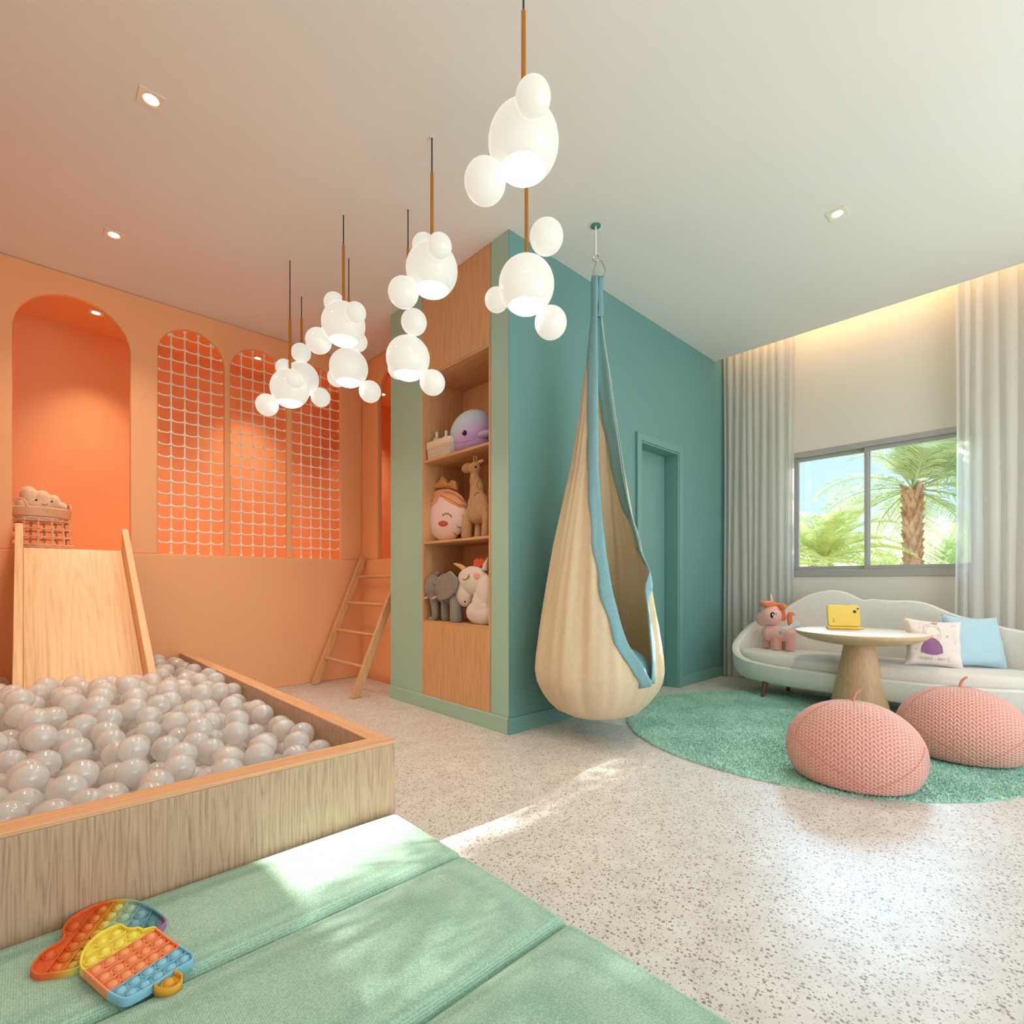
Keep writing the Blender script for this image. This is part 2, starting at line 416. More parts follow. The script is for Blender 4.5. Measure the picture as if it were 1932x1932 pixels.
# bookcase set in the block
NZ = [0.645, 1.235, 1.845, 2.48]
bc = thing('bookcase', 'tall oak veneer bookcase niche built into the sage green end of the teal wall', 'bookcase', (CXF, (NY0 + NY1) / 2, 0.10))
L = bc.location
link('lower_panel', sh(MB().box((CXF - .003, NY0 + .002, .10), (CXF + .016, NY1 - .002, NZ[0])), L), W_panel, parent=bc)
link('upper_panel', sh(MB().box((CXF - .003, NY0 + .002, NZ[3] + .016), (CXF + .016, NY1 - .002, CH - .002)), L), W_panel, parent=bc)
for y0 in (NY0, NY1 - .018):
    link('side_panel', sh(MB().box((CXF - .003, y0 + .001, NZ[0] + .001), (NX, y0 + .017, NZ[3] + .015)), L), W_panel, parent=bc)
link('back_panel', sh(MB().box((NX + .001, NY0, NZ[0]), (NX + .018, NY1, NZ[3] + .016)), L), W_panel, parent=bc)
for z in (NZ[0], NZ[1], NZ[2]):
    link('shelf', sh(MB().box((CXF - (.0 if z > 1 else .003), NY0 + .019, z), (NX, NY1 - .019, z + .018)), L), W_panelx, parent=bc, bevel=0.001)
link('top_panel', sh(MB().box((CXF - .002, NY0 + .019, NZ[3]), (NX, NY1 - .019, NZ[3] + .015)), L), W_panelx, parent=bc)

# ------------------------------------------------------------------ window
M_alu = plain('grey_aluminium', srgb(176, 174, 172), 0.45, 0.25)
M_aluL = plain('light_aluminium', srgb(176, 176, 176), 0.35, 0.6)
def glassmat():
    m = NT('window_glass'); m.t.nodes.remove(m.b)
    tr = m.n('ShaderNodeBsdfTransparent'); tr.inputs[0].default_value = (0.97, 0.99, 0.985, 1)
    gl = m.n('ShaderNodeBsdfGlossy'); gl.inputs['Roughness'].default_value = 0.02
    mx = m.n('ShaderNodeMixShader'); mx.inputs[0].default_value = 0.05
    m.l(tr.outputs[0], mx.inputs[1]); m.l(gl.outputs[0], mx.inputs[2]); m.l(mx.outputs[0], m.o.inputs[0]); return m.m
M_glass = glassmat()
wd = struct('window_1', MB().box((XW - .012, WY0, WZ0), (XW + .09, WY0 + .03, WZ1)).box((XW - .012, WY1 - .03, WZ0), (XW + .09, WY1, WZ1))
            .box((XW - .012, WY0 + .03, WZ1 - .045), (XW + .09, WY1 - .03, WZ1)).box((XW - .012, WY0 + .03, WZ0), (XW + .09, WY1 - .03, WZ0 + .06)), M_alu, bevel=0.003)
ymid = at_x(1636, 1000, XW + .03).y
for (y0, y1, x) in ((WY0 + .03, ymid + .018, .012), (ymid - .018, WY1 - .03, .045)):
    s = MB().box((XW + x, y0, WZ0 + .06), (XW + x + .028, y0 + .03, WZ1 - .045)).box((XW + x, y1 - .03, WZ0 + .06), (XW + x + .028, y1, WZ1 - .045))
    s.box((XW + x, y0 + .03, WZ0 + .06), (XW + x + .028, y1 - .03, WZ0 + .095)).box((XW + x, y0 + .03, WZ1 - .08), (XW + x + .028, y1 - .03, WZ1 - .045))
    sa = link('window_sash', s, M_alu if x < .03 else M_alu, parent=wd, bevel=0.002)
    link('pane', MB().box((XW + x + .012, y0 + .03, WZ0 + .095), (XW + x + .016, y1 - .03, WZ1 - .08)), M_glass, parent=sa, smooth=False)

# warm light strip hidden in the curtain pocket
M_led = plain('warm_led', (1.0, 0.62, 0.25, 1), emit=5)
st = link('light_strip', MB().box((5.02, -2.1, CH + .20), (5.035, 2.33, CH + .215)), M_led, smooth=False)
tag(st, 'warm white light strip tucked in the ceiling pocket above the curtains', 'light strip')
light('cove_glow', 'AREA', (5.06, 0.1, CH + .24), 6.5, (1.0, 0.76, 0.44), direction=(1, 0, -0.5), shape='RECTANGLE', size=4.2, size_y=0.05)
# ------------------------------------------------------------------ ball pit
W_pit = wood('pit_wood', srgb(210, 178, 146), srgb(154, 122, 94), 'Z', 2.6, fine=1.0, lo_=.32, hi_=.70)
W_pitx = wood('pit_rim_wood', srgb(232, 184, 140), srgb(206, 148, 104), 'X', 1.0)
W_pity = wood('pit_rim_wood_side', srgb(232, 184, 140), srgb(206, 148, 104), 'Y', 1.0)
W_slide = wood('slide_wood', srgb(238, 198, 150), srgb(204, 156, 108), 'Y', 0.7, rot=(-math.atan(0.82), 0, 0))
PX0, PX1, PY0, PY1, PH = -0.70, 0.971, 1.637, 4.83, 0.382
pit = thing('ball_pit', 'wide low oak box filled with clear balls, under the slide', 'ball pit', ((PX0 + PX1) / 2, (PY0 + PY1) / 2, 0))
L = pit.location
link('front_panel', sh(MB().box((PX0, PY0, 0), (PX1, PY0 + .085, PH - .012)), L), W_pit, parent=pit, bevel=.002)
link('side_panel', sh(MB().box((PX1 - .065, PY0 + .085, 0), (PX1, PY1, PH - .012)), L), W_pit, parent=pit, bevel=.002)
link('rim', sh(MB().box((PX0, PY0, PH - .012), (PX1, PY0 + .085, PH)), L), W_pitx, parent=pit, bevel=.003)
link('rim', sh(MB().box((PX1 - .065, PY0 + .085, PH - .012), (PX1, PY1, PH)), L), W_pity, parent=pit, bevel=.003)
PB = 0.09
link('base', sh(MB().box((PX0, PY0 + .085, 0.002), (PX1 - .065, PY1, PB)), L), W_pitx, parent=pit, smooth=False)

# ------------------------------------------------------------------ slide
SLP = 0.82; sx0, sx1 = -0.002, 0.532
def bedz(y): return 1.185 + SLP * (y - 4.83)
slide = thing('slide', 'oak slide with raised side rails running from the loft ledge into the ball pit', 'slide', (0.265, 4.83, LEDGE))
L = slide.location
n = math.hypot(1, SLP); ye = 3.52
def slab(x0, x1, up0, up1, y_top, y_bot):
    vs = []
    for x in (x0, x1):
        for y, u in ((y_bot, up0), (y_top, up0), (y_top, up1), (y_bot, up1)): vs.append((x, y, bedz(y) + u))
    return MB().add(vs, [(0, 1, 2, 3), (7, 6, 5, 4), (0, 4, 5, 1), (1, 5, 6, 2), (2, 6, 7, 3), (3, 7, 4, 0)])
link('slide_bed', sh(slab(sx0, sx1, -.03, 0.0, 4.829, ye), L), W_slide, parent=slide, bevel=.002)
for x0, x1 in ((sx0 - .042, sx0 - .001), (sx1 + .001, sx1 + .042)):
    link('side_rail', sh(slab(x0, x1, -.05, .165, 4.829, ye), L), W_slide, parent=slide, bevel=.004)

# ------------------------------------------------------------------ balls
R = 0.05
def pile():
    rng = np.random.default_rng(5)
    x0, x1, y0, y1 = -0.46, PX1 - .065 - R, PY0 + .085 + R, PY1 - R
    P = np.zeros((0, 3))
    def level(x, y):
        h = 0.335 + 0.13 * np.exp(-(((x - .15) / .62) ** 2 + ((y - 3.25) / .75) ** 2)) + .03 * np.exp(-((x - .75) / .3) ** 2) * (y > 3)
        return h
    cap = 1750
    P = np.empty((cap, 3)); n = 0
    fails = 0
    while n < cap and fails < 60:
        K = 46
        x = rng.uniform(x0, x1, K); y = rng.uniform(y0, y1, K)
        z = np.full(K, PB + R + .001)
        if n:
            d2 = (x[:, None] - P[None, :n, 0]) ** 2 + (y[:, None] - P[None, :n, 1]) ** 2
            dz = np.sqrt(np.maximum(4 * R * R - d2, 0)); zz = np.where(d2 < 4 * R * R, P[None, :n, 2] + dz, 0)
            z = np.maximum(z, zz.max(1))
        bz = 1.185 + SLP * (y - 4.83)
        inx = (x > sx0 - .045 - R) & (x < sx1 + .045 + R) & (y > ye - R * 2)
        rail = inx & ((x < sx0 + R + .003) | (x > sx1 - R - .003))
        z = np.where(inx & (y > ye - R), np.maximum(z, bz + R * 1.33), z)
        bad = rail | (inx & (y > 4.0))
        lv = level(x, y) - R + rng.uniform(-.03, .03, K)
        bad |= z > lv
        sc = z - 0.9 * (lv - .3); sc[bad] = 99
        k = int(sc.argmin())
        if sc[k] > 50: fails += 1; continue
        fails = 0; P[n] = (x[k], y[k], z[k]); n += 1
    return P[:n]
BALLS = pile()
def ballmat():
    m = NT('clear_ball'); b = m.b
    b.inputs['Base Color'].default_value = srgb(247, 250, 252); b.inputs['Roughness'].default_value = 0.08; b.inputs['Coat Weight'].default_value = 0.6; b.inputs['Coat Roughness'].default_value = 0.04
    b.inputs['Specular IOR Level'].default_value = 0.6
    lw = m.n('ShaderNodeLayerWeight'); lw.inputs[0].default_value = 0.45
    al = m.n('ShaderNodeMapRange'); al.inputs['From Min'].default_value = 0; al.inputs['From Max'].default_value = 0.9
    al.inputs['To Min'].default_value = 0.58; al.inputs['To Max'].default_value = 0.84
    m.l(lw.outputs['Facing'], al.inputs['Value']); g0 = m.n('ShaderNodeNewGeometry'); alv = m.math('MULTIPLY', al.outputs[0], m.math('SUBTRACT', 1.0, m.math('MULTIPLY', g0.outputs['Backfacing'], 0.6)))
    tr = m.n('ShaderNodeBsdfTransparent'); tr.inputs[0].default_value = srgb(250, 246, 242)
    tl = m.n('ShaderNodeBsdfTranslucent'); tl.inputs[0].default_value = srgb(246, 248, 250)
    mx = m.n('ShaderNodeMixShader'); mx.inputs[0].default_value = 0.28; m.l(m.b.outputs[0], mx.inputs[1]); m.l(tl.outputs[0], mx.inputs[2])
    m2 = m.n('ShaderNodeMixShader'); m.l(alv, m2.inputs[0]); m.l(tr.outputs[0], m2.inputs[1]); m.l(mx.outputs[0], m2.inputs[2])
    gl = m.n('ShaderNodeBsdfGlossy'); gl.inputs['Roughness'].default_value = 0.13; fr = m.n('ShaderNodeFresnel'); fr.inputs[0].default_value = 1.5; ge = m.n('ShaderNodeNewGeometry')
    m3 = m.n('ShaderNodeMixShader'); m.l(m.math('MULTIPLY', m.math('MINIMUM', m.math('MULTIPLY', fr.outputs[0], 1.15), 0.20), m.math('SUBTRACT', 1.0, ge.outputs['Backfacing'])), m3.inputs[0]); m.l(m2.outputs[0], m3.inputs[1]); m.l(gl.outputs[0], m3.inputs[2])
    m.l(m3.outputs[0], m.o.inputs[0]); return m.m
M_ball = ballmat()
def visible_area(P):
    S = 0.5; W = 966; buf = np.full((W, W), 1e9); idx = np.full((W, W), -1)
    f = P[:, 0] * FX + P[:, 1] * FY; r = P[:, 0] * RX + P[:, 1] * RY
    rad = R * FOC / f * S
    u = (PCX + FOC * r / f) * S; v = (HOR - FOC * (P[:, 2] - CAMH) / f) * S
    for i in range(len(P)):
        if f[i] < .3: continue
        q = rad[i] * math.sqrt(1 + (r[i] / f[i]) ** 2) ** .5
        a0, a1 = int(max(0, u[i] - q)), int(min(W - 1, u[i] + q)); b0, b1 = int(max(0, v[i] - q)), int(min(W - 1, v[i] + q))
        if a1 <= a0 or b1 <= b0: continue
        yy, xx = np.mgrid[b0:b1 + 1, a0:a1 + 1]
        mk = ((xx - u[i]) ** 2 + (yy - v[i]) ** 2 < q * q)
        # hidden by the front board of the pit
        X = xx / S; Y = yy / S
        mk &= Y < 1556 - (X) * 0.2235
        dep = f[i] - R * .5
        sub = buf[b0:b1 + 1, a0:a1 + 1]; si = idx[b0:b1 + 1, a0:a1 + 1]
        w_ = mk & (dep < sub); sub[w_] = dep; si[w_] = i
    c = np.bincount(idx[idx >= 0].ravel(), minlength=len(P)); return c
area = visible_area(BALLS)
order = np.argsort(-area); NB = 300
bm_ = MB().ell((0, 0, 0), R, 32, 18).mesh('plastic_ball'); bm_.materials.append(M_ball); bm_.shade_smooth()
tmpl = None
for k in order[:NB]:
    if tmpl is None: o = bpy.data.objects.new('plastic_ball', bm_); tmpl = o
    else: o = tmpl.copy()
    COL.objects.link(o); o.location = tuple(float(q) for q in BALLS[k]); o.scale = (.995,) * 3
    tag(o, 'clear milky plastic ball lying loose on top of the ball pit', 'ball', 'clear plastic balls in the ball pit')
rest = MB(); base = MB().ell((0, 0, 0), R * .99, 16, 9)
bv = np.array([tuple(v) for v in base.v])
allv = []; allf = []
for q, k in enumerate(order[NB:]):
    allv.append(bv + BALLS[k]); allf.extend([tuple(i + q * len(bv) for i in f) for f in base.f])
me = bpy.data.meshes.new('loose_balls'); me.from_pydata(np.concatenate(allv).tolist(), [], allf); me.update()
tag(link('loose_balls', me, M_ball, angle=180), 'clear plastic balls lying deeper in the ball pit between and under the others', 'balls', kind='stuff')
print('BALLS', len(BALLS), 'visible', int((area > 0).sum()))

# ------------------------------------------------------------------ folding floor mat
M_mint = fabric('mint_fabric', srgb(180, 210, 190), srgb(138, 176, 156), 170, 0.7, 0.25, weave=0.4)
mat = thing('floor_mat', 'mint green folding floor mat lying in front of the ball pit', 'mat', (0.1, 0.6, 0))
L = mat.location; MT = 0.132
edges = [1.630, 1.240, 0.820, 0.395, -0.03, -0.45]
def pillow_slab(x0, x1, y0, y1, zt, rr=0.026, crown=0.011):
    nx, ny = 60, 26; M = MB(); P = []
    def prof(t, a, b_):      # t 0..1 over edge rounding
        return t
    us = []; 
    for i in range(7): a = PI / 2 * i / 6; us.append((x0 + rr * (1 - math.sin(a)) if False else x0 + rr * (1 - math.cos(a)), math.sin(a)))
    for i in range(1, 16): us.append((x0 + rr + (x1 - x0 - 2 * rr) * i / 16, 1))
    for i in range(7): a = PI / 2 * (6 - i) / 6; us.append((x1 - rr * (1 - math.cos(a)), math.sin(a)))
    vs_ = []
    for i in range(7): a = PI / 2 * i / 6; vs_.append((y0 + rr * (1 - math.cos(a)), math.sin(a)))
    for i in range(1, 10): vs_.append((y0 + rr + (y1 - y0 - 2 * rr) * i / 10, 1))
    for i in range(7): a = PI / 2 * (6 - i) / 6; vs_.append((y1 - rr * (1 - math.cos(a)), math.sin(a)))
    for x, hx in us:
        row = []
        for y, hy in vs_:
            h = min(hx, hy) * .0 + hx * hy
            fx_ = 1 - abs(2 * (x - x0) / (x1 - x0) - 1) ** 6; fy_ = 1 - abs(2 * (y - y0) / (y1 - y0) - 1) ** 4
            row.append((x, y, zt - rr * (1 - h) + crown * fx_ * fy_))
        P.append(row)
    M.grid(P)
    a = len(P); b_ = len(P[0]); o = len(M.v)
    ring = [(i, 0) for i in range(a)] + [(a - 1, j) for j in range(1, b_)] + [(i, b_ - 1) for i in range(a - 2, -1, -1)] + [(0, j) for j in range(b_ - 2, 0, -1)]
    M.v.extend([(P[i][j][0], P[i][j][1], 0.002) for i, j in ring]); m = len(ring)
    for q in range(m):
        q2 = (q + 1) % m
        M.f.append((ring[q][0] * b_ + ring[q][1], o + q, o + q2, ring[q2][0] * b_ + ring[q2][1])); M.mi.append(0)
    M.f.append(tuple(o + q for q in range(m))); M.mi.append(0)
    return M
M_seam = plain('mat_seam', srgb(70, 112, 98), 0.9)
for i in range(5):
    pn = link('mat_panel', sh(pillow_slab(-0.70, 0.968, edges[i + 1] + .0022, edges[i] - .0022, MT), L), M_mint, parent=mat, angle=180)
    y = edges[i + 1]
    link('piping', sh(MB().tube([(-0.66, y, MT - .026), (0.93, y, MT - .026), (.955, y, MT - .032), (.966, y, MT - .05)], .0030, 6), L), M_seam, parent=pn)

# ------------------------------------------------------------------ rope nets in the three arches
M_rope = plain('white_rope', srgb(250, 242, 230), 0.85, bump=0.7, bscale=420, sheen=0.2)
labs = ['white knotted rope net filling the arch next to the slide', 'white knotted rope net filling the middle arch, a ceiling spot seen above it',
        'white knotted rope net filling the arch closest to the ladder']
for (a, c), lb in zip(ARCH[1:], labs):
    r = (c - a) / 2; cx = (a + c) / 2; zc = 3.0 - r; Y = 4.886
    M = MB(); cols = [a + (c - a) * k / 5 for k in range(1, 5)]
    def xlim(z):
        if z <= zc: return a + .004, c - .004
        d = math.sqrt(max(r * r - (z - zc) ** 2, 0)); return cx - d + .004, cx + d - .004
    K = MB()
    def knot(x, z, s=1.0):
        for q in range(3):
            ang = q * PI / 3 + 0.4
            M.tube([(x + .0125 * s * math.cos(t) * math.cos(ang), Y + .011 * s * math.sin(t), z + .0125 * s * math.cos(t) * math.sin(ang)) for t in [2 * PI * j / 8 for j in range(8)]], .0046 * s, 5, closed=True)
    for x in cols:
        top = zc + math.sqrt(max(r * r - (x - cx) ** 2, 0)) - .004
        M.tube([(x, Y, LEDGE + .002), (x, Y, (LEDGE + top) / 2), (x, Y, top)], .0052, 6)
        knot(x, LEDGE + .012, .9); knot(x, top - .008, .9)
    z = 1.272
    while z < 2.985:
        l, h = xlim(z)
        if h - l > .12:
            xs = [l] + [q for q in cols if l + .01 < q < h - .01] + [h]
            zs = [z + random.uniform(-.003, .003) for _ in xs]
            for q in range(len(xs) - 1):
                sag = 0.008 * (xs[q + 1] - xs[q]) / .0945
                M.tube([(xs[q] + (xs[q + 1] - xs[q]) * t, Y - .004, zs[q] * (1 - t) + zs[q + 1] * t - sag * 4 * t * (1 - t)) for t in (0, .25, .5, .75, 1)], .0050, 6, caps=False)
            for q in range(1, len(xs) - 1): knot(xs[q], zs[q])
            knot(l + .006, zs[0], .8); knot(h - .006, zs[-1], .8)
        z += 0.0975
    tag(link('climbing_net', M, M_rope), lb, 'climbing net', 'rope nets in the arches')

# ------------------------------------------------------------------ ladder
W_lad = wood('ladder_wood', srgb(226, 176, 126), srgb(196, 144, 96), 'Z', 1.2)
W_rung = wood('rung_wood', srgb(226, 178, 130), srgb(198, 146, 98), 'Y', 1.2)
lad = thing('ladder', 'oak ladder leaning on the loft ledge in the corner beside the bookcase wall', 'ladder', (1.93, 4.33, 0))
L = lad.location
yl, yr = 4.735, 3.945
p0 = Vector((1.925, 0, 0.0)); p1 = Vector((2.455, 0, 1.195))
dv = (p1 - p0).normalized(); nv = Vector((dv.z, 0, -dv.x))
for y in (yl, yr):
    vs = []
    for yy in (y - .017, y + .017):
        for p in (p0 + Vector((0, 0, 0)), p0 + Vector((.075, 0, 0)), p1 + nv * .03, p1 - nv * .035): vs.append((p.x, yy, max(p.z, .002)))
    link('rail', sh(MB().add(vs, [(0, 1, 2, 3), (7, 6, 5, 4), (0, 4, 5, 1), (1, 5, 6, 2), (2, 6, 7, 3), (3, 7, 4, 0)]), L), W_lad, parent=lad, bevel=.006)
for z in (0.245, 0.50, 0.755, 1.005):
    c = p0 + dv * (z / dv.z) + nv * .012
    link('rung', sh(MB().tube([(c.x + .01, yr, c.z), (c.x + .01, yl, c.z)], .014, 12), L), W_rung, parent=lad)

# ------------------------------------------------------------------ curtains
def sheer(name, c, tr=0.22, tl=0.45):
    m = NT(name); b = m.b; b.inputs['Base Color'].default_value = c; b.inputs['Roughness'].default_value = 0.9; b.inputs['Specular IOR Level'].default_value = 0.1
    t1 = m.n('ShaderNodeBsdfTranslucent'); t1.inputs[0].default_value = c
    t2 = m.n('ShaderNodeBsdfTransparent')
    x = m.n('ShaderNodeMixShader'); x.inputs[0].default_value = tl; m.l(b.outputs[0], x.inputs[1]); m.l(t1.outputs[0], x.inputs[2])
    y = m.n('ShaderNodeMixShader'); y.inputs[0].default_value = tr; m.l(x.outputs[0], y.inputs[1]); m.l(t2.outputs[0], y.inputs[2])
    v = m.coord(); m.bump(m.noise(v, 300, 2), .2, .002)
    m.l(y.outputs[0], m.o.inputs[0]); return m.m
M_cur = sheer('sheer_curtain', srgb(240, 238, 235), .20, .5)
def curtain(y0, y1, nf, seed, label):
    rng = random.Random(seed); ph = [0.0]
    ws = [rng.uniform(.6, 1.5) for _ in range(nf)]; tot = sum(ws)
    amps = [rng.uniform(.022, .042) for _ in range(nf)]
    P = []; zs = [0.012, .15, .5, 1.0, 1.6, 2.2, 2.7, 3.0, 3.25, CH + .27]
    for q in range(nf):
        st_ = sum(ws[:q]) / tot; w_ = ws[q] / tot
        for j in range(10):
            t = j / 10; y = y0 + (y1 - y0) * (st_ + w_ * (t + .10 * math.sin(2 * PI * t)))
            row = []
            for z in zs:
                k = 1 - .35 * (z / 3.3)
                x = 5.155 - amps[q] * math.cos(2 * PI * t) * k + .006 * math.sin(z * 2 + q)
                row.append((x, y + .008 * math.sin(z * 1.3 + q * 1.7), z))
            P.append(row)
    M = MB().grid(P); o = link('curtain', M, M_cur, angle=180)
    return tag(o, label, 'curtain', 'sheer white curtains')
curtain(1.655, 2.325, 10, 3, 'sheer white curtain hanging between the teal wall and the window')
curtain(-0.75, 0.545, 17, 9, 'sheer white curtain at the right edge, right of the palm in the window')
# ------------------------------------------------------------------ bubble pendant lamps
M_globe = plain('opal_glass', srgb(160, 158, 150), 0.10, spec=0.5, emit=1.55)
M_led2 = plain('lamp_light', srgb(160, 158, 150), 0.10, emit=1.55)
def _glow():     # the lamp inside shows brightest at the bottom of its globe and fades up the glass
    nt_ = M_led2.node_tree; b = next(n_ for n_ in nt_.nodes if n_.type == 'BSDF_PRINCIPLED')
    a = nt_.nodes.new('ShaderNodeAttribute'); a.attribute_name = 'glow'
    r = nt_.nodes.new('ShaderNodeMapRange'); r.interpolation_type = 'SMOOTHSTEP'
    r.inputs['From Min'].default_value = 0.05; r.inputs['From Max'].default_value = 0.75; r.inputs['To Min'].default_value = 1.55; r.inputs['To Max'].default_value = 42
    nt_.links.new(a.outputs['Fac'], r.inputs['Value']); nt_.links.new(r.outputs[0], b.inputs['Emission Strength'])
_glow()
M_cable = plain('black_cable', srgb(24, 22, 20), 0.6)
M_brass = plain('brass', srgb(206, 142, 58), 0.32, 0.85)
def pendant(x, y, big, smalls, rod, label, strong=True):
    """big = (px, py, width px); smalls = (px, py, width px, front(+1)/behind(-1)/level(0)); rod = (top py, bottom py)"""
    t = x * FX + y * FY; r = (x * RX + y * RY) / t
    px0 = PCX + FOC * r
    zc = CAMH - (big[1] - HOR) / FOC * t
    el = 1.02
    Rb = big[2] * t / FOC / 2 / (1 + r * r) ** .5
    Rb = 0.127
    o = thing('bubble_pendant', label, 'pendant lamp', (x, y, CH), 0, 'bubble pendant lamps')
    loc = o.location
    zr = CAMH - (rod[0] - HOR) / FOC * t
    link('cable', sh(MB().tube([(x, y, zr), (x, y, CH - .001)], .0035, 8), loc), M_cable, parent=o)
    link('ceiling_cap', sh(MB().tube([(x, y, CH - .004), (x, y, CH - .0005)], .012, 16), loc), M_ceil, parent=o)
    link('rod', sh(MB().tube([(x, y, zc + Rb * .96), (x, y, zr)], .0085, 12), loc), M_brass, parent=o)
    g = link('globe', sh(MB().ell((x, y, zc), Rb, 40, 24), loc), M_globe, parent=o)
    cap = MB(); a0 = .78
    prof = [((Rb + .0012) * math.sin(a0 * k / 8), -(Rb + .0012) * math.cos(a0 * k / 8)) for k in range(9)]
    cap.lathe(prof, (x, y, zc), 32)
    cme = sh(cap, loc).mesh('light_window'); at = cme.attributes.new('glow', 'FLOAT', 'POINT')
    at.data.foreach_set('value', [1 - k / 8 for k in range(9) for _ in range(32)])
    link('light_window', cme, M_led2, parent=g)
    light('lamp_glow', 'SPOT', (x, y, zc - Rb - .004), 6.5, (1.0, 0.93, 0.82), direction=(0, 0, -1), spot_size=math.radians(125), spot_blend=1.0, shadow_soft_size=0.05)
    fw = Vector((FX, FY, 0)) + Vector((RX, RY, 0)) * r
    c0 = Vector((x, y, zc))
    for (px, py, wpx, side) in smalls:
        rr = (px - PCX) / FOC
        # first guess at the same depth, then slide in depth until the globes touch
        best = None
        for k in range(-60, 61):
            tt = t + k * .003
            if side > 0 and k > 0: continue
            if side < 0 and k < 0: continue
            Rs = wpx * tt / FOC / 2 / (1 + rr * rr) ** .5 * .98
            p = at_t(px, py, tt); d = (p - c0).length
            e = abs(d - (Rb + Rs) * .965) + abs(k) * .0002
            if best is None or e < best[0]: best = (e, p, Rs)
        link('small_globe', sh(MB().ell(best[1], best[2], 32, 18), loc), M_globe, parent=o)
    return o
pendant(1.31, 1.325, (988, 270, 133), [(1006, 184, 68, 1), (915, 343, 80, 0)], (22, 145), 'nearest bubble pendant lamp, highest in view, with its cable leaving the frame')
pendant(1.67, 1.67, (994, 538, 107), [(1031, 447, 65, 0), (937, 566, 46, -1), (1039, 609, 62, 0)], (300, 475), 'bubble pendant lamp in front of the corner of the teal and oak block')
pendant(1.467, 2.128, (815, 510, 97), [(829, 465, 48, 1), (800, 464, 46, -1), (761, 552, 59, 0)], (327, 440), 'bubble pendant lamp hanging before the upper oak panel, over the sage edge')
pendant(1.646, 2.633, (770, 676, 83), [(781, 608, 50, 0), (816, 722, 49, 0), (751, 696, 40, -1)], (470, 634), 'bubble pendant lamp hanging before the top of the bookcase niche')
pendant(1.391, 2.940, (647, 612, 80), [(671, 590, 41, 1), (631, 572, 42, -1), (601, 643, 52, 0)], (462, 567), 'upper lamp of the middle bubble pair, brass rod ending above a cluster of four globes')
pendant(1.604, 3.310, (657, 694, 73), [(698, 739, 43, 0), (636, 712, 38, -1), (675, 645, 38, -1)], (563, 660), 'lower lamp of the middle bubble pair, a small globe at its lower right')
pendant(1.322, 3.608, (547, 733, 75), [(556, 716, 37, 1), (504, 764, 46, 0), (537, 694, 36, -1)], (603, 697), 'leftmost bubble pendant lamp, a small globe at its lower left')
pendant(1.553, 4.000, (571, 715, 66), [(568, 666, 39, 0), (605, 750, 38, 0)], (601, 645), 'farthest bubble pendant lamp, half hidden behind the leftmost one')

# ------------------------------------------------------------------ recessed spots
M_plate = plain('white_metal', srgb(238, 226, 212), 0.5)
M_lens = plain('spot_lens', (1.0, 0.84, 0.55, 1), emit=14)
def spot(px, py, label, loft=False, power=33, col=(1.0, 0.82, 0.62)):
    p = at_z(px, py, CH); s = .05
    o = thing('recessed_spotlight', label, 'spotlight', (p.x, p.y, CH), 0, 'recessed ceiling spots')
    loc = o.location; x, y = p.x, p.y
    me = curve_plate([[(-s, -s), (s, -s), (s, s), (-s, s)], [(.036 * math.cos(a), .036 * math.sin(a)) for a in [2 * PI * k / 32 for k in range(32)]]], .004, .001)
    link('plate', me, M_plate, parent=o, M=Matrix.Translation((0, 0, -.0025)))
    link('ring', MB().lathe([(.036, -.002), (.034, -.0035), (.031, -.0035), (.029, -.001), (.027, -.0006)], n=32), M_brass if False else M_plate, parent=o)
    link('lens', MB().lathe([(.0001, -.0032), (.012, -.0030), (.022, -.0018), (.027, -.0006)], n=24), M_lens, parent=o)
    light('spot_beam', 'SPOT', (x, y, CH - .012), power * (1.9 if power == 33 else 1), col, direction=(0, 0, -1), spot_size=math.radians(88 if power > 33 else 120), spot_blend=1.0, shadow_soft_size=0.03)
spot(285, 187, 'recessed square spotlight nearest the top left corner of the ceiling')
spot(215, 443, 'recessed square spotlight in the ceiling in front of the slide arch')
spot(1580, 403, 'recessed square spotlight in the ceiling above the sofa side, right of the swing')
spot(181, 590, 'recessed square spotlight inside the loft, seen through the slide arch', power=60)
spot(486, 676, 'recessed square spotlight inside the loft, seen through the middle rope net', power=60)
spot(722, 744, 'recessed square spotlight inside the loft, seen beside the bookcase block', power=48)
# ------------------------------------------------------------------ round shag rug (tufts are its pile)
RC = (3.665, 1.13); RR = 1.12
rng = np.random.default_rng(11)
def rugmat():
    m = NT('green_shag'); b = m.b; v = m.coord()
    f = m.noise(v, 110, 3, 0.75); g = m.noise(v, 3, 3)
    m.l(m.ramp(m.math('ADD', m.math('MULTIPLY', f, .75), m.math('MULTIPLY', g, .25)), [(0.38, srgb(98, 158, 136)), (0.60, srgb(190, 226, 210))]), b.inputs['Base Color'])
    b.inputs['Roughness'].default_value = 0.95; b.inputs['Specular IOR Level'].default_value = 0.1; b.inputs['Sheen Weight'].default_value = 0.3
    return m.m
M_rug = rugmat()
N = 46000
rad = np.sqrt(rng.uniform(0, 1, N)) * RR; th = rng.uniform(0, 2 * PI, N)
bx, by = rad * np.cos(th), rad * np.sin(th)
hh = rng.uniform(.008, .014, N); s_ = rng.uniform(.0045, .0070, N); lean = rng.normal(0, .0035, (N, 2)); a0 = rng.uniform(0, 2 * PI, N)
V = np.zeros((N, 4, 3))
for k in range(3):
    V[:, k, 0] = bx + s_ * np.cos(a0 + k * 2 * PI / 3); V[:, k, 1] = by + s_ * np.sin(a0 + k * 2 * PI / 3); V[:, k, 2] = .006
V[:, 3, 0] = bx + lean[:, 0]; V[:, 3, 1] = by + lean[:, 1]; V[:, 3, 2] = .006 + hh
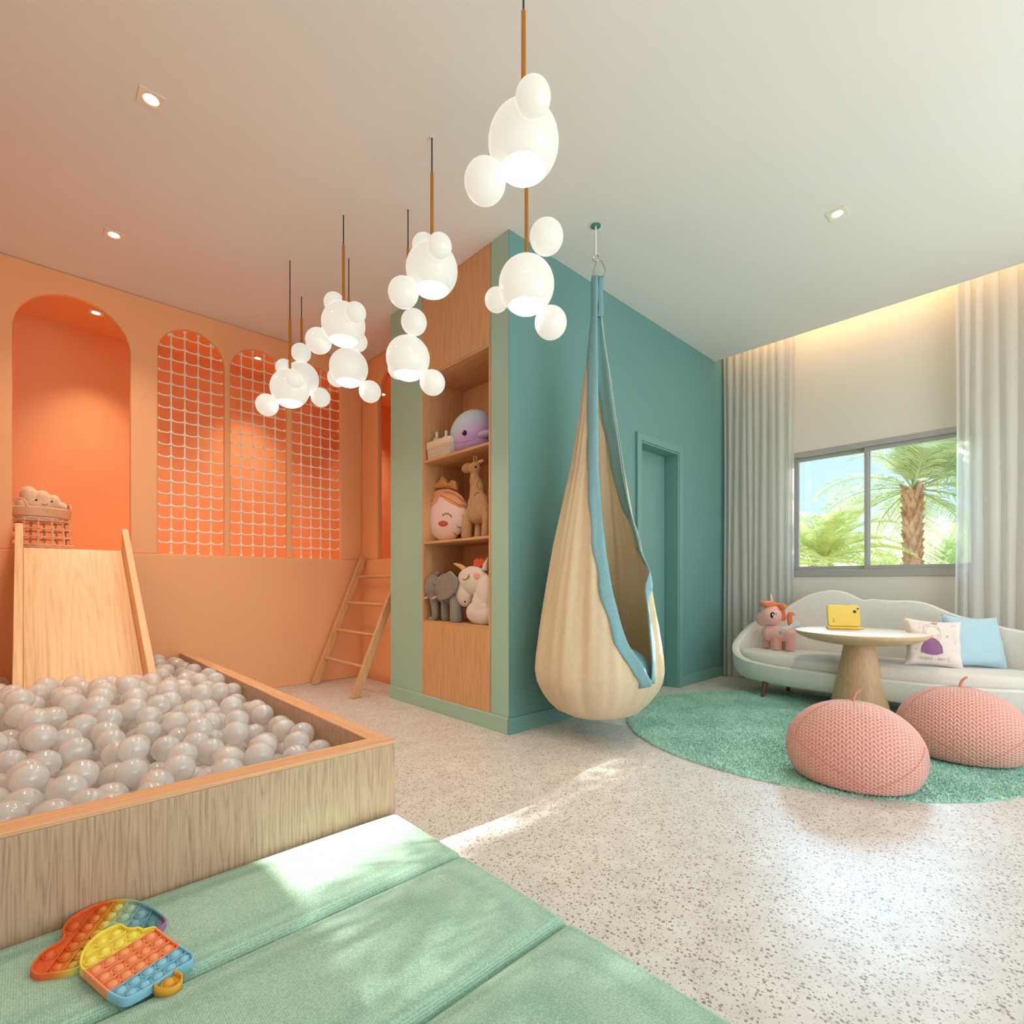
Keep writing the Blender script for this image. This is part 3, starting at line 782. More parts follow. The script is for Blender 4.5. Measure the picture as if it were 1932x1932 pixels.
F = (np.arange(N)[:, None, None] * 4 + np.array([[0, 1, 3], [1, 2, 3], [2, 0, 3]])[None]).reshape(-1, 3)
M = MB().lathe([(.0001, .010), (RR * .5, .010), (RR - .01, .010), (RR, .004), (RR, .0005)], n=96)
o = len(M.v); M.v.extend(map(tuple, V.reshape(-1, 3).tolist())); fl = (F + o).tolist(); M.f.extend(fl); M.mi.extend([0] * len(fl))
rug = link('round_rug', M, M_rug, smooth=False); rug.location = (RC[0], RC[1], 0)
tag(rug, 'round green shag rug on the terrazzo floor under the table and poufs', 'rug')
RUG = .018

# ------------------------------------------------------------------ table
W_tab = wood('table_wood', srgb(220, 182, 140), srgb(186, 146, 104), 'Z', 1.3)
W_tabx = wood('table_top_wood', srgb(226, 192, 152), srgb(202, 164, 120), 'Y', 1.0)
tp = at_t(1621, 1190, 3.68)
TX, TY, TZ = tp.x, tp.y, 0.598
tab = thing('round_table', 'low round oak table with a shallow dished top on a flared trunk base', 'table', (TX, TY, RUG))
r0 = .402
link('tabletop', MB().lathe([(.0001, TZ - RUG), (r0 - .004, TZ - RUG), (r0, TZ - .004 - RUG), (r0 - .002, TZ - .010 - RUG)] + [(r0 * math.cos(a) * .995, TZ - .010 - .088 * math.sin(a) ** 1.15 - RUG) for a in [PI / 2 * k / 12 for k in range(1, 12)]] + [(.0001, TZ - .098 - RUG)], n=72), W_tabx, parent=tab)
prof = [(.0001, 0), (.190, 0), (.192, .008)] + [(.192 - .098 * ((k / 12) ** .82), .008 + (TZ - RUG - .10) * k / 12) for k in range(1, 13)]
link('pedestal', MB().lathe(prof, n=64), W_tab, parent=tab)

# ------------------------------------------------------------------ tablet in a yellow case
M_yel = plain('yellow_foam', srgb(236, 204, 92), 0.5, spec=0.4)
M_blk = plain('black_plastic', srgb(28, 26, 24), 0.3)
p = at_z(1592, 1186, TZ)
tb = thing('tablet_case', 'yellow foam tablet case standing on the round table', 'tablet', (p.x, p.y, TZ + .0005), math.radians(-47), None)
tb.rotation_euler = (0, 0, math.radians(-62))
# local: +x to the right of the picture, -y towards the viewer (back of the case faces the viewer)
def rrect(w_, h_, r_, n_=6, cx=0, cy=0):
    o = []
    for sx, sy, a in ((1, 1, 0), (-1, 1, PI / 2), (-1, -1, PI), (1, -1, 1.5 * PI)):
        for k in range(n_ + 1):
            t = a + PI / 2 * k / n_; o.append((cx + sx * (w_ / 2 - r_) + r_ * math.cos(t), cy + sy * (h_ / 2 - r_) + r_ * math.sin(t)))
    return o
tilt = Matrix.Rotation(math.radians(90 - 14), 4, 'X')
up = Matrix.Translation((0, 0.012, .096)) @ tilt
cs = link('case_shell', curve_plate([rrect(.215, .165, .022)], .024, .009, 3), M_yel, parent=tb, M=up)
lensd = plain('camera_glass', srgb(60, 62, 60), 0.1)
link('camera_hole', MB().tube([(.072, .030, .0125), (.072, .030, .0135)], .011, 24), M_blk, parent=cs, M=up)
link('camera_lens', MB().tube([(.072, .030, .0135), (.072, .030, .0142)], .007, 24), lensd, parent=cs, M=up)
link('corner_hole', MB().tube([(.094, .052, .0115), (.094, .052, .0125)], .007, 16), M_blk, parent=cs, M=up)
for k in range(3): link('speaker_slot', MB().box((-.075, -.032 - k * .011, .0121), (-.066, -.027 - k * .011, .0127)), plain('slot_brown', srgb(130, 84, 30), .6) if k == 0 else bpy.data.materials['slot_brown'], parent=cs, M=up)
link('button_notch', MB().box((.0, .0815, -.004), (.045, .084, .006)), bpy.data.materials['slot_brown'], parent=cs, M=up)
link('button_notch', MB().box((-.035, .0815, -.003), (-.028, .084, .004)), M_blk, parent=cs, M=up)
link('screen', curve_plate([rrect(.17, .12, .004)], .002, 0), M_blk, parent=cs, M=up @ Matrix.Translation((0, 0, -.0128)))
link('stand', curve_plate([rrect(.235, .075, .012)], .014, .005, 3), M_yel, parent=tb, M=Matrix.Translation((0, -.022, .0075)))

# ------------------------------------------------------------------ poufs
def knitmat():
    m = NT('pink_knit'); b = m.b
    uv = m.n('ShaderNodeAttribute', attribute_name='knit'); sp = m.n('ShaderNodeSeparateXYZ'); m.l(uv.outputs['Vector'], sp.inputs[0])
    u, v = sp.outputs['X'], sp.outputs['Y']
    tri = m.math('ABSOLUTE', m.math('SUBTRACT', m.math('FRACT', u), 0.5))       # 0 at the middle of a column
    ph = m.math('ADD', v, m.math('MULTIPLY', tri, 1.5))
    wv = m.math('SINE', m.math('MULTIPLY', ph, 2 * PI))
    groove = m.math('MULTIPLY', m.math('COSINE', m.math('MULTIPLY', tri, 4 * PI)), -0.30)   # valleys at the column centre and borders
    h = m.math('ADD', m.math('MULTIPLY', wv, 0.5), groove)
    h = m.math('MULTIPLY', m.math('ADD', h, 1.05), 0.5)
    m.l(m.ramp(h, [(0.15, srgb(214, 140, 132)), (0.5, srgb(234, 166, 154)), (0.9, srgb(242, 194, 168))]), b.inputs['Base Color'])  # ridge highlights and darker stitch valleys put into the colour
    b.inputs['Roughness'].default_value = 0.85; b.inputs['Sheen Weight'].default_value = 0.3; b.inputs['Specular IOR Level'].default_value = .2
    m.bump(h, 0.8, 0.008); return m.m
M_knit = knitmat(); M_stem = plain('pink_stem', srgb(220, 138, 130), .7); M_seamp = plain('pink_seam', srgb(222, 140, 130), .8)
def pouf(px, t, label, rx=.286, ry=.262, rz=.40, rot=0.0):
    a, b_ = ray(px); x, y = a * t, b_ * t
    ang = math.atan2(b_, a) - PI / 2 + rot                     # local x to the right of the picture
    o = thing('knitted_pouf', label, 'pouf', (x, y, RUG), ang, 'pink knitted poufs')
    nu, nv = 96, 48; M = MB(); P = []; UV = []
    for i in range(nu):
        th = 2 * PI * i / nu; row = []
        for j in range(nv + 1):
            s = j / nv                                          # 0 floor centre .. 1 top
            if s < .14: k = s / .14; rr = .80 * k; z = .0
            else:
                k = (s - .14) / .86; ph = -0.36 * PI / 2 + (PI / 2) * 1.36 * k
                rr = math.cos(ph) ** .98 if ph < PI / 2 - 1e-6 else 0.0; z = (math.sin(ph) + math.sin(.36 * PI / 2)) / (1 + math.sin(.36 * PI / 2))
                q = math.cos(-0.36 * PI / 2) ** .98; rr = rr if k > 0 else q
            if s < .14: rr = q0 * (s / .14)
            rr = max(rr, .0005)
            x_, y_ = rr * rx * math.cos(th), rr * ry * math.sin(th)
            row.append((x_ , y_, .002 + rz * z ** 1.0))
        P.append(row)
    M.grid(P, closed_u=True)
    me = M.mesh('pouf_body')
    at = me.attributes.new('knit', 'FLOAT_VECTOR', 'POINT')
    data = []
    for v in me.vertices:
        X, Y, Z = v.co
        lon = math.atan2(X, -Y)                                  # 0 = facing the viewer
        # columns run up the front; they fan slightly towards the sides
        u = (X / .031) if abs(lon) < 1.1 else (math.copysign((math.sin(1.1) * .28 + (abs(lon) - 1.1) * .26), X) / .031)
        u = X / .031 + (0 if abs(lon) < PI / 2 else 0)
        u = math.copysign(min(abs(X), .20) + max(0, abs(X) - .20) * 1.0 + 0.10 * max(0, abs(lon) - 1.0) ** 2, X) / .029
        data.extend((u, -math.atan2(-Y / ry, (Z - .10) / (rz - .10)) * (ry + rz - .1) / 2 / .0215, 0))
    at.data.foreach_set('vector', data)
    link('body', me, M_knit, parent=o, angle=180)
    def surf(X, side):                                           # seam path helper on the dome
        return X
    def dome(th, k):
        ph = -0.36 * PI / 2 + (PI / 2) * 1.36 * k
        rr = max(math.cos(ph), 0) ** .98; z = (math.sin(ph) + math.sin(.36 * PI / 2)) / (1 + math.sin(.36 * PI / 2))
        return Vector((rr * rx * math.cos(th) * 1.004, rr * ry * math.sin(th) * 1.004, .003 + rz * z))
    # seams: from the left flank across the front to the right foot, and a short one up to the crown
    sA = [dome(-PI + .25 + 1.5 * t, .42 - .34 * t + .05 * math.sin(PI * t)) for t in [k / 14 for k in range(15)]]
    sB = [dome(-PI + .55 - .1 * t, .40 + .42 * t) for t in [k / 10 for k in range(11)]]
    sC = [dome(-.30 - .95 * t, .42 - .34 * t) for t in [k / 10 for k in range(11)]]
    for s in (sA, sB, sC): link('seam', MB().tube(s, .0022, 6), M_seamp, parent=o)
    zt = rz + .002
    link('stem', MB().tube([(0, 0, zt - .012), (.001, 0, zt + .015), (.008, 0, zt + .035), (.022, 0, zt + .052), (.030, 0, zt + .056)], [.0075, .007, .0068, .0066, .004], 10), M_stem, parent=o)
    return o
q0 = math.cos(-0.36 * PI / 2) ** .98
pouf(1610, 2.465, 'pink chunky knit pouf with a stem, nearer one, before the table base', rz=.362)
pouf(1812, 2.80, 'pink chunky knit pouf with a stem, at the right edge in front of the sofa', rz=.362)

# ------------------------------------------------------------------ sofa
M_sofa = fabric('white_boucle', srgb(242, 238, 232), srgb(224, 219, 212), 240, .35, .3)
M_sofain = fabric('white_boucle_seat', srgb(242, 238, 232), srgb(226, 221, 214), 240, .35, .3)
M_pipe = plain('white_piping', srgb(244, 244, 242), .6)
M_leg = wood('walnut_leg', srgb(130, 84, 58), srgb(88, 54, 36), 'Z', 1.5)
SC = (4.665, 0.95); SA, SB = .375, 1.05
BACK = [(-.2, .55), (.05, .60), (.25, .635), (.527, .712), (.649, .774), (.71, .797), (.78, .806), (.85, .804), (.917, .796), (.965, .806), (1.019, .818), (1.05, .809), (1.085, .795), (1.14, .815), (1.199, .852), (1.265, .873), (1.33, .880), (1.42, .868), (1.52, .832), (1.60, .785), (1.685, .720), (1.76, .665), (1.845, .62), (2.1, .56)]
FRONT = [(0, .277), (30, .28), (50, .295), (65, .325), (80, .385), (90, .44), (100, .50), (112, .56), (125, .62)]
def interp(tb_, x):
    if x <= tb_[0][0]: return tb_[0][1]
    for (a, u), (b_, v) in zip(tb_, tb_[1:]):
        if x <= b_:
            k = (x - a) / (b_ - a); return u + (v - u) * k
    return tb_[-1][1]
def plan(phi, da=0.0, sc=1.0):
    c, s = math.cos(phi), math.sin(phi); e = 2 / 2.5
    return Vector((SC[0] - (SA * sc - da) * math.copysign(abs(c) ** e, c), SC[1] + (SB * sc - da) * math.copysign(abs(s) ** e, s), 0))
def rimz(phi):
    d = math.degrees(phi) % 360; d2 = d if d <= 180 else 360 - d
    p = plan(phi)
    zb = interp(BACK, p.y); zf = interp(FRONT, d2)
    if d2 >= 125: return zb
    if d2 > 105: k = (d2 - 105) / 20; return zf * (1 - k) + zb * k
    return zf
sofa = thing('sofa', 'low white boat-shaped sofa with a wavy cloud back, below the window', 'sofa', (SC[0], SC[1], 0))
L = sofa.location; NP = 144; TH = .055
rows = []
for i in range(NP):
    phi = 2 * PI * i / NP; rz = rimz(phi); row = []
    th = TH * (.75 if 125 < (math.degrees(phi) if phi <= PI else 360 - math.degrees(phi)) else 1.0)
    pz = lambda sc, da, z: tuple(plan(phi, da, sc)[:2]) + (z,)
    row.append(pz(.80, 0, .125)); row.append(pz(.90, 0, .127)); row.append(pz(.945, 0, .145)); row.append(pz(.975, 0, .19))
    for k in (.35, .7, .92): row.append(pz(.985 + .015 * k, 0, .19 + (rz - .012 - .19) * k))
    for k in range(0, 9):
        a = PI * k / 8; row.append(pz(1, th / 2 - th / 2 * math.cos(a), rz - .012 + .014 * math.sin(a)))
    row.append(pz(1, th + .004, max(rz - .08, .27))); row.append(pz(1, th + .01, .262))
    rows.append(row)
M = MB().grid(rows, closed_u=True)
# underside
b0 = [r_[0] for r_ in rows]; o = len(M.v); M.v.extend(b0); M.f.append(tuple(o + i for i in range(NP))); M.mi.append(0)
link('shell', sh(M, L), M_sofa, parent=sofa, angle=60)
for da, dz in ((.004, .001), (TH * .9, .001)):
    pts = []
    for i in range(NP):
        phi = 2 * PI * i / NP; d = math.degrees(phi); d = d if d <= 180 else 360 - d
        th = TH * (.75 if d > 125 else 1.0)
        pts.append(tuple(plan(phi, .003 if da < .01 else th - .003)[:2]) + (rimz(phi) - .009,))
    link('piping', sh(MB().tube(pts, .004, 6, closed=True), L), M_pipe, parent=sofa)
# seat cushion: soft slab inside the shell
SEAT = .365
rows = []
for i in range(NP):
    phi = 2 * PI * i / NP; row = []
    for da, z in ((.075, .262), (.068, .29), (.066, .325), (.072, .348), (.09, .358), (.12, .362), (.18, .364), (.24, .365), (.30, .365)):
        row.append(tuple(plan(phi, da)[:2]) + (z,))
    rows.append(row)
M = MB().grid(rows, closed_u=True); o = len(M.v); M.v.extend([r_[-1] for r_ in rows]); M.f.append(tuple(o + i for i in range(NP))); M.mi.append(0)
link('seat_cushion', sh(M, L), M_sofain, parent=sofa, angle=60)
for (x, y) in ((4.40, 1.64), (4.40, .22), (4.83, 1.60), (4.83, .26)):
    dx, dy = (-.02 if x < 4.6 else .02), (.02 if y > 1 else -.02)
    link('leg', sh(MB().tube([(x + dx, y + dy, .001), (x, y, .135)], [.012, .021], 16), L), M_leg, parent=sofa)

# ------------------------------------------------------------------ cushions
def cushion(name, c, w_, h_, th, mat_, label, yaw, tilt, roll=0, pull=.10):
    o = thing(name, label, 'cushion', c, 0); o.rotation_euler = Euler((0, 0, 0))
    R_ = Matrix.Rotation(yaw, 4, 'Z') @ Matrix.Rotation(tilt, 4, 'X') @ Matrix.Rotation(roll, 4, 'Y')
    n_ = 26; M = MB()
    def pt(u, v, s):
        # corners stay sharp, the sides pull in
        x = u * w_ / 2 * (1 - pull * (1 - v * v) * abs(u) ** 3); z = v * h_ / 2 * (1 - pull * (1 - u * u) * abs(v) ** 3)
        q = ((1 - abs(u) ** 2.6) * (1 - abs(v) ** 2.6)); d = th / 2 * q ** .42
        wr = .0035 * math.sin(9 * u + 5 * v) * (abs(u) > .5) + .003 * math.sin(11 * v - 4 * u)
        return (x, s * (d + wr * (q > .05)), z + h_ / 2)
    for s in (-1, 1):
        M.grid([[pt(-1 + 2 * i / n_, -1 + 2 * j / n_, s) for j in range(n_ + 1)] for i in range(n_ + 1)])
    ob = link('cover', M, mat_, parent=o, M=R_, angle=180)
    return o, R_, pt
M_cprin = fabric('printed_cotton', srgb(240, 230, 226), srgb(232, 216, 212), 300, .15, .1)
M_cblue = plain('blue_velvet', srgb(176, 208, 222), .7, sheen=.6, bump=.1, bscale=90)
pc = at_t(1862, 1262, 3.66)
cb, _, _ = cushion('cushion', (4.72, .37, SEAT), .35, .37, .14, M_cblue, 'plain light blue cushion leaning in the right corner of the sofa', math.radians(-52), math.radians(-20), math.radians(3))
cp, RM, cpt = cushion('cushion', (4.54, .585, SEAT), .335, .335, .12, M_cprin, 'white cushion printed with a girl in a purple dress, on the sofa', math.radians(-62), math.radians(-16), math.radians(4))
# print on the cushion: thin appliques lying on its cover
def onc(u, v, lift=.0015):
    p = cpt(u, v, -1); return RM @ Vector((p[0], p[1] - lift, p[2]))
def patch(name, pts, mat_, lift=.0035, parent=None):
    cu_ = sum(p[0] for p in pts) / len(pts); cv_ = sum(p[1] for p in pts) / len(pts)
    vs = [onc(cu_, cv_, lift)]; fs = []; k = len(pts); rings = 4
    for r_ in range(1, rings + 1):
        for u, v in pts: vs.append(onc(cu_ + (u - cu_) * r_ / rings, cv_ + (v - cv_) * r_ / rings, lift))
    for i in range(k): fs.append((0, 1 + i, 1 + (i + 1) % k))
    for r_ in range(rings - 1):
        for i in range(k): a = 1 + r_ * k; fs.append((a + i, a + k + i, a + k + (i + 1) % k, a + (i + 1) % k))
    return link(name, MB().add(vs, fs), mat_, parent=parent or cp, angle=180)
def stroke(name, pts, mat_, r_=.0012):
    return link(name, MB().tube([onc(u, v, .001) for u, v in smooth_outline(pts, 4, False)], r_, 5), mat_, parent=cp)
M_purple = plain('purple_print', srgb(150, 100, 142), .8); M_line = plain('beige_ink', srgb(200, 190, 174), .8)
M_skinp = plain('cream_print', srgb(240, 226, 214), .8); M_gold = plain('gold_print', srgb(226, 160, 76), .6); M_cheek = plain('pink_print', srgb(226, 128, 128), .8)
patch('dress_print', [(-.52, -.48), (-.50, -.20), (-.40, .0), (-.22, .12), (-.08, .13), (.08, .0), (.18, -.2), (.20, -.46), (.0, -.56), (-.2, -.58), (-.38, -.54)], M_purple)
patch('collar_print', [(-.24, .13), (-.16, .03), (-.08, .13), (-.12, .20), (-.20, .20)], M_gold, .0022)
ell = lambda cx, cy, rx, ry, n_=14: [(cx + rx * math.cos(2 * PI * k / n_), cy + ry * math.sin(2 * PI * k / n_)) for k in range(n_)]
patch('face_print', ell(-.16, .42, .21, .18), M_skinp)
stroke('hair_line', [(-.42, .20), (-.44, .45), (-.36, .68), (-.16, .76), (.06, .68), (.14, .45), (.12, .15), (.02, .02)], M_line)
stroke('hair_line', [(-.34, .62), (-.14, .56), (.12, .50)], M_line); stroke('hair_line', [(-.30, .68), (-.06, .63), (.12, .56)], M_line)
stroke('hair_line', [(-.42, .3), (-.36, .15), (-.28, .04)], M_line); stroke('hair_line', [(.06, .32), (.04, .16), (-.04, .04)], M_line)
stroke('face_line', [(-.34, .38), (-.28, .27), (-.16, .23), (-.05, .28), (.0, .38)], M_line)
for cx in (-.30, .0): patch('cheek_print', ell(cx, .35, .035, .03, 10), M_cheek, .0024)
for cx in (-.27, -.04): stroke('eye_print', [(cx - .02, .43), (cx, .45), (cx + .02, .43)], M_blk, .0009)
stroke('mouth_print', [(-.18, .31), (-.15, .295), (-.12, .31)], M_cheek, .0009)
patch('crown_print', [(-.10, .78), (-.13, .90), (-.06, .85), (-.02, .93), (.03, .85), (.10, .88), (.06, .77)], M_gold)
for u, v, s in ((.36, .24, .035), (-.64, -.06, .03), (.64, .46, .02), (.66, .02, .02), (-.70, -.36, .02), (.5, -.3, .018), (-.55, .55, .02), (.4, -.62, .018)):
    patch('dot_print', ell(u, v, s, s, 8), M_gold)
stroke('feather_line', [(.54, .72), (.62, .80), (.72, .80), (.66, .73), (.54, .72)], M_line)
# the small faint lettering under the figure
GL = {'U': ['L', 'B', 'R'], }
def letter(ch, u0, v0, w_, h_):
    S = {'U': [[(0, 1), (0, 0), (1, 0), (1, 1)]], 'V': [[(0, 1), (.5, 0), (1, 1)]], 'E': [[(1, 1), (0, 1), (0, 0), (1, 0)], [(0, .5), (.8, .5)]], 'N': [[(0, 0), (0, 1), (1, 0), (1, 1)]],
         'M': [[(0, 0), (0, 1), (.5, .4), (1, 1), (1, 0)]], 'O': [[(0, 0), (0, 1), (1, 1), (1, 0), (0, 0)]], 'L': [[(0, 1), (0, 0), (1, 0)]], 'A': [[(0, 0), (.5, 1), (1, 0)], [(.2, .4), (.8, .4)]],
         'D': [[(0, 0), (0, 1), (.8, .8), (.8, .2), (0, 0)]], 'Y': [[(0, 1), (.5, .5), (1, 1)], [(.5, .5), (.5, 0)]], 'I': [[(.5, 0), (.5, 1)]], 'H': [[(0, 0), (0, 1)], [(1, 0), (1, 1)], [(0, .5), (1, .5)]]}
    mb = MB()
    for s in S[ch]: mb.tube([onc(u0 + a * w_, v0 + b_ * h_, .001) for a, b_ in s], .0011, 4)
    return mb
txt = MB(); u = -.62
for ch in 'UVENUOUE LANDY VE':
    if ch != ' ':
        q = letter(ch, u, -.80, .045, .13); txt.add(q.v, q.f)
    u += .067 if ch != ' ' else .05
link('lettering', txt, M_line, parent=cp)

# ------------------------------------------------------------------ hanging cocoon swing
M_beige = fabric('beige_canvas', srgb(228, 212, 180), srgb(208, 188, 152), 260, .25, .2)
M_trim = fabric('blue_canvas', srgb(142, 184, 190), srgb(116, 162, 170), 260, .3, .2)
M_steel = plain('polished_steel', srgb(210, 206, 200), .2, .95)
HX, HY = 2.572, 1.95; HT = 3.2
sw = thing('hanging_cocoon_swing', 'beige cloth cocoon swing with light blue trim, hanging from the ceiling before the teal wall', 'swing', (HX, HY, CH))
L = sw.location
cdir = Vector((-HX, -HY, 0)).normalized(); rdir = Vector((-cdir.y, cdir.x, 0)); 
if rdir.dot(Vector((RX, RY, 0))) < 0: rdir = -rdir
zy = lambda py: CAMH - (py - HOR) / FOC * HT
RT = sorted([(zy(1351), .03), (zy(1348), .11), (zy(1343), .18), (zy(1334), .25), (zy(1318), .305), (zy(1300), .345), (zy(1282), .372), (zy(1262), .383), (zy(1235), .375), (zy(1194), .354), (zy(1099), .303), (zy(1027), .262), (zy(885), .163), (zy(780), .108), (zy(700), .075), (zy(640), .046), (zy(600), .032), (zy(560), .030), (zy(528), .030)])
PLt = sorted([(zy(1268), 48), (zy(1255), 42), (zy(1201), 26), (zy(1123), 14), (zy(1051), 8), (zy(980), 4), (zy(885), 0), (zy(700), 0), (zy(528), -10)])
PRt = sorted([(zy(1268), 49), (zy(1255), 51), (zy(1230), 53), (zy(1184), 57), (zy(1120), 64), (zy(1080), 76), (zy(1040), 92), (zy(980), 102), (zy(885), 108), (zy(700), 112), (zy(528), 120)])
def hr(z): return interp(RT, z)
def hpt(phi, z, dr=0.0, fold=True):
    r_ = hr(z)
    a = math.radians(phi)
    if fold:
        k = min(1, max(0, (z - .2) / .5)) * min(1, (2.75 - z) / .5 if z > 2.25 else 1)
        r_ += r_ * (.035 * math.sin(9 * a + 1.5 * z) + .02 * math.sin(17 * a + 2 + z * 2) + .012 * math.sin(31 * a - z)) * (.35 + .65 * k) * (1 if z > .16 else .4)
    r_ += dr
    return Vector((HX, HY, z)) + cdir * (r_ * math.cos(a)) + rdir * (r_ * math.sin(a))
zb_, zt_ = zy(1351), zy(528); NZs = 110
zs = [zb_ + (zt_ - zb_) * (k / (NZs - 1)) ** 1.25 for k in range(NZs)]
NPH = 150; P = []
for i in range(NPH + 1):
    row = []
    for z in zs:
        if z > zy(1268): a0, a1 = interp(PRt, z), interp(PLt, z) + 360
        else: a0, a1 = 48.5, 48.5 + 360
        row.append(hpt(a0 + (a1 - a0) * i / NPH, z))
    P.append(row)
M = MB().grid(P); o = len(M.v); 
link('cloth_body', sh(M, L), M_beige, parent=sw, angle=180, solid=.004)
def trim(table, sign, wid, z0, name='trim'):
    Z = [z0 + (zt_ - z0) * k / 70 for k in range(71)]; G = []
    for k, z in enumerate(Z):
        a0 = interp(table, z); r_ = max(hr(z), .05); da = math.degrees((wid(z)) / r_)
        row = []
        for q in range(5):
            row.append(hpt(a0 - sign * 1.5 + sign * da * q / 4 + sign * (1.2 * math.sin(z * 23) if q == 4 else 0), z, .007 if sign < 0 else .007 - .015 * min(1, max(0, (z - 1.0) / .12))))
        G.append(row)
    return link(name, sh(MB().grid(G), L), M_trim, parent=sw, angle=180, solid=.008)
trim(PLt, -1, lambda z: .066 + .03 * max(0, 1 - z), zy(1276))
trim(PRt, 1, lambda z: .042 if z < 1.0 else .042 + .065 * min(1, (z - 1.0) / .5), zy(1272))
# neck straps, cushion, carabiner, rope and ceiling plate
for s in (-1, 1):
    pts = []
    for k in range(9):
        z = zy(600) + (zy(524) - zy(600)) * k / 8
        pts.append(Vector((HX, HY, z)) + rdir * (s * (.016 + .003 * math.sin(k))) + cdir * (.014 * (s < 0)))
    G = [[p + rdir * (w_ * .018) for w_ in (-1, -.3, .3, 1)] for p in pts]
    link('neck_strap', sh(MB().grid(G), L), M_trim, parent=sw, solid=.006, angle=180)
cara = []
for (px, py) in ((1124, 497), (1120, 512), (1119, 524), (1122, 532), (1130, 532), (1137, 522), (1142, 512), (1141, 506), (1136, 494), (1132, 491), (1127, 492)):
    cara.append(at_t(px, py, HT * 1.0 - .0) + rdir * 0)
link('carabiner', sh(MB().tube(smooth_outline([tuple(c) for c in cara], 4), .0045, 10, closed=True), L), M_steel, parent=sw)
link('ring', sh(MB().tube([Vector((HX, HY, zy(490))) + rdir * (.018 * math.cos(t) - .012) + Vector((0, 0, .018 * math.sin(t))) + cdir * (.006 * math.cos(t)) for t in [2 * PI * k / 20 for k in range(20)]], .0042, 8, closed=True), L), M_steel, parent=sw)
link('rope', sh(MB().tube([Vector((HX, HY, zy(486))) - rdir * .012, Vector((HX, HY, CH - .004)) - rdir * .012], .0055, 8), L), M_rope, parent=sw)
link('ceiling_plate', sh(MB().tube([Vector((HX, HY, CH - .006)) - rdir * .012, Vector((HX, HY, CH - .0005)) - rdir * .012], .030, 32), L), plain('teal_metal_plate', srgb(90, 150, 140), .4, .3), parent=sw)
cc = Vector((HX, HY, .40)) + cdir * .10 + rdir * .11
pz_ = link('round_cushion', MB().ell((0, 0, 0), (.215, .215, .17), 32, 18), M_trim); pz_.location = cc
tag(pz_, 'light blue round cushion lying inside the hanging cocoon swing', 'cushion')
# ------------------------------------------------------------------ soft toys: shapes measured on an upright plane
class Toy:
    def __init__(s, name, label, cat, ox, oy, sc, X, foot, group=None):
        s.ox, s.oy, s.sc, s.X = ox, oy, sc, X
        p = s.q(*foot[:2]); s.loc = Vector((X, p.y, foot[2]))
        s.o = thing(name, label, cat, s.loc, 0, group)
    def px(s, cx, cy): return s.ox + cx / s.sc, s.oy + cy / s.sc
    def q(s, cx, cy, dx=0.0): return at_x(*s.px(cx, cy), s.X + dx)
    def ell(s, x0, y0, x1, y1, d, dx=0.0):
        mx, my = (x0 + x1) / 2, (y0 + y1) / 2
        c = s.q(mx, my, dx); a = s.q(x0, my, dx); b = s.q(x1, my, dx); t = s.q(mx, y0, dx); u = s.q(mx, y1, dx)
        k = ray(s.px(mx, my)[0]); sh_ = d * k[1] / k[0]
        app = abs(a.y - b.y) / 2; ry = math.sqrt(max(app * app - sh_ * sh_, (app * .45) ** 2))
        return (c, (d, ry, abs(t.z - u.z) / 2))
    def blob(s, name, ells, mat_, voxel=.006, tubes=(), parent=None, sm=3):
        M = MB()
        for c, r in ells: M.ell(c, r, 24, 14)
        for pts, r in tubes: M.tube([s.q(*p) for p in pts], r, 12)
        return link(name, sh(M, s.loc), mat_, parent=parent or s.o, remesh=voxel, smoothmod=sm, angle=180)
    def tube(s, name, pts, r, mat_, parent=None, n=8, closed=False):
        return link(name, sh(MB().tube([s.q(*p) for p in pts], r, n, closed=closed), s.loc), mat_, parent=parent or s.o)
    def cast(s, cx, cy, e, lift=.001):
        a, b = ray(s.px(cx, cy)[0]); py = s.px(cx, cy)[1]
        d = Vector((a, b, -(py - HOR) / FOC)); o = Vector((0, 0, CAMH)); c, r = e
        D = Vector([d[i] / r[i] for i in range(3)]); O = Vector([(o[i] - c[i]) / r[i] for i in range(3)])
        A = D.dot(D); B = 2 * O.dot(D); C = O.dot(O) - 1; disc = B * B - 4 * A * C
        t = (-B - math.sqrt(disc)) / (2 * A) if disc > 0 else -B / (2 * A)
        p = o + d * t; nn = Vector([(p[i] - c[i]) / (r[i] ** 2) for i in range(3)]).normalized()
        return p + nn * lift
    def patch(s, name, pts, e, mat_, lift=.0025, parent=None, rings=4):
        cu_ = sum(p[0] for p in pts) / len(pts); cv_ = sum(p[1] for p in pts) / len(pts)
        vs = [s.cast(cu_, cv_, e, lift)]; fs = []; k = len(pts)
        for r_ in range(1, rings + 1):
            for u, v in pts: vs.append(s.cast(cu_ + (u - cu_) * r_ / rings, cv_ + (v - cv_) * r_ / rings, e, lift if r_ < rings else -.001))
        for i in range(k): fs.append((0, 1 + i, 1 + (i + 1) % k))
        for r_ in range(rings - 1):
            for i in range(k): a = 1 + r_ * k; fs.append((a + i, a + k + i, a + k + (i + 1) % k, a + (i + 1) % k))
        return link(name, sh(MB().add(vs, fs), s.loc), mat_, parent=parent or s.o, angle=180)
    def stroke(s, name, pts, e, mat_, r_=.0014, parent=None, sm=True, lift=.0015):
        pp = smooth_outline(pts, 4, False) if sm else pts
        return link(name, sh(MB().tube([s.cast(u, v, e, lift) for u, v in pp], r_, 5), s.loc), mat_, parent=parent or s.o)
def EL(cx, cy, rx, ry, n=18): return [(cx + rx * math.cos(2 * PI * k / n), cy + ry * math.sin(2 * PI * k / n)) for k in range(n)]
T_ink = plain('dark_thread', srgb(40, 30, 28), .7)
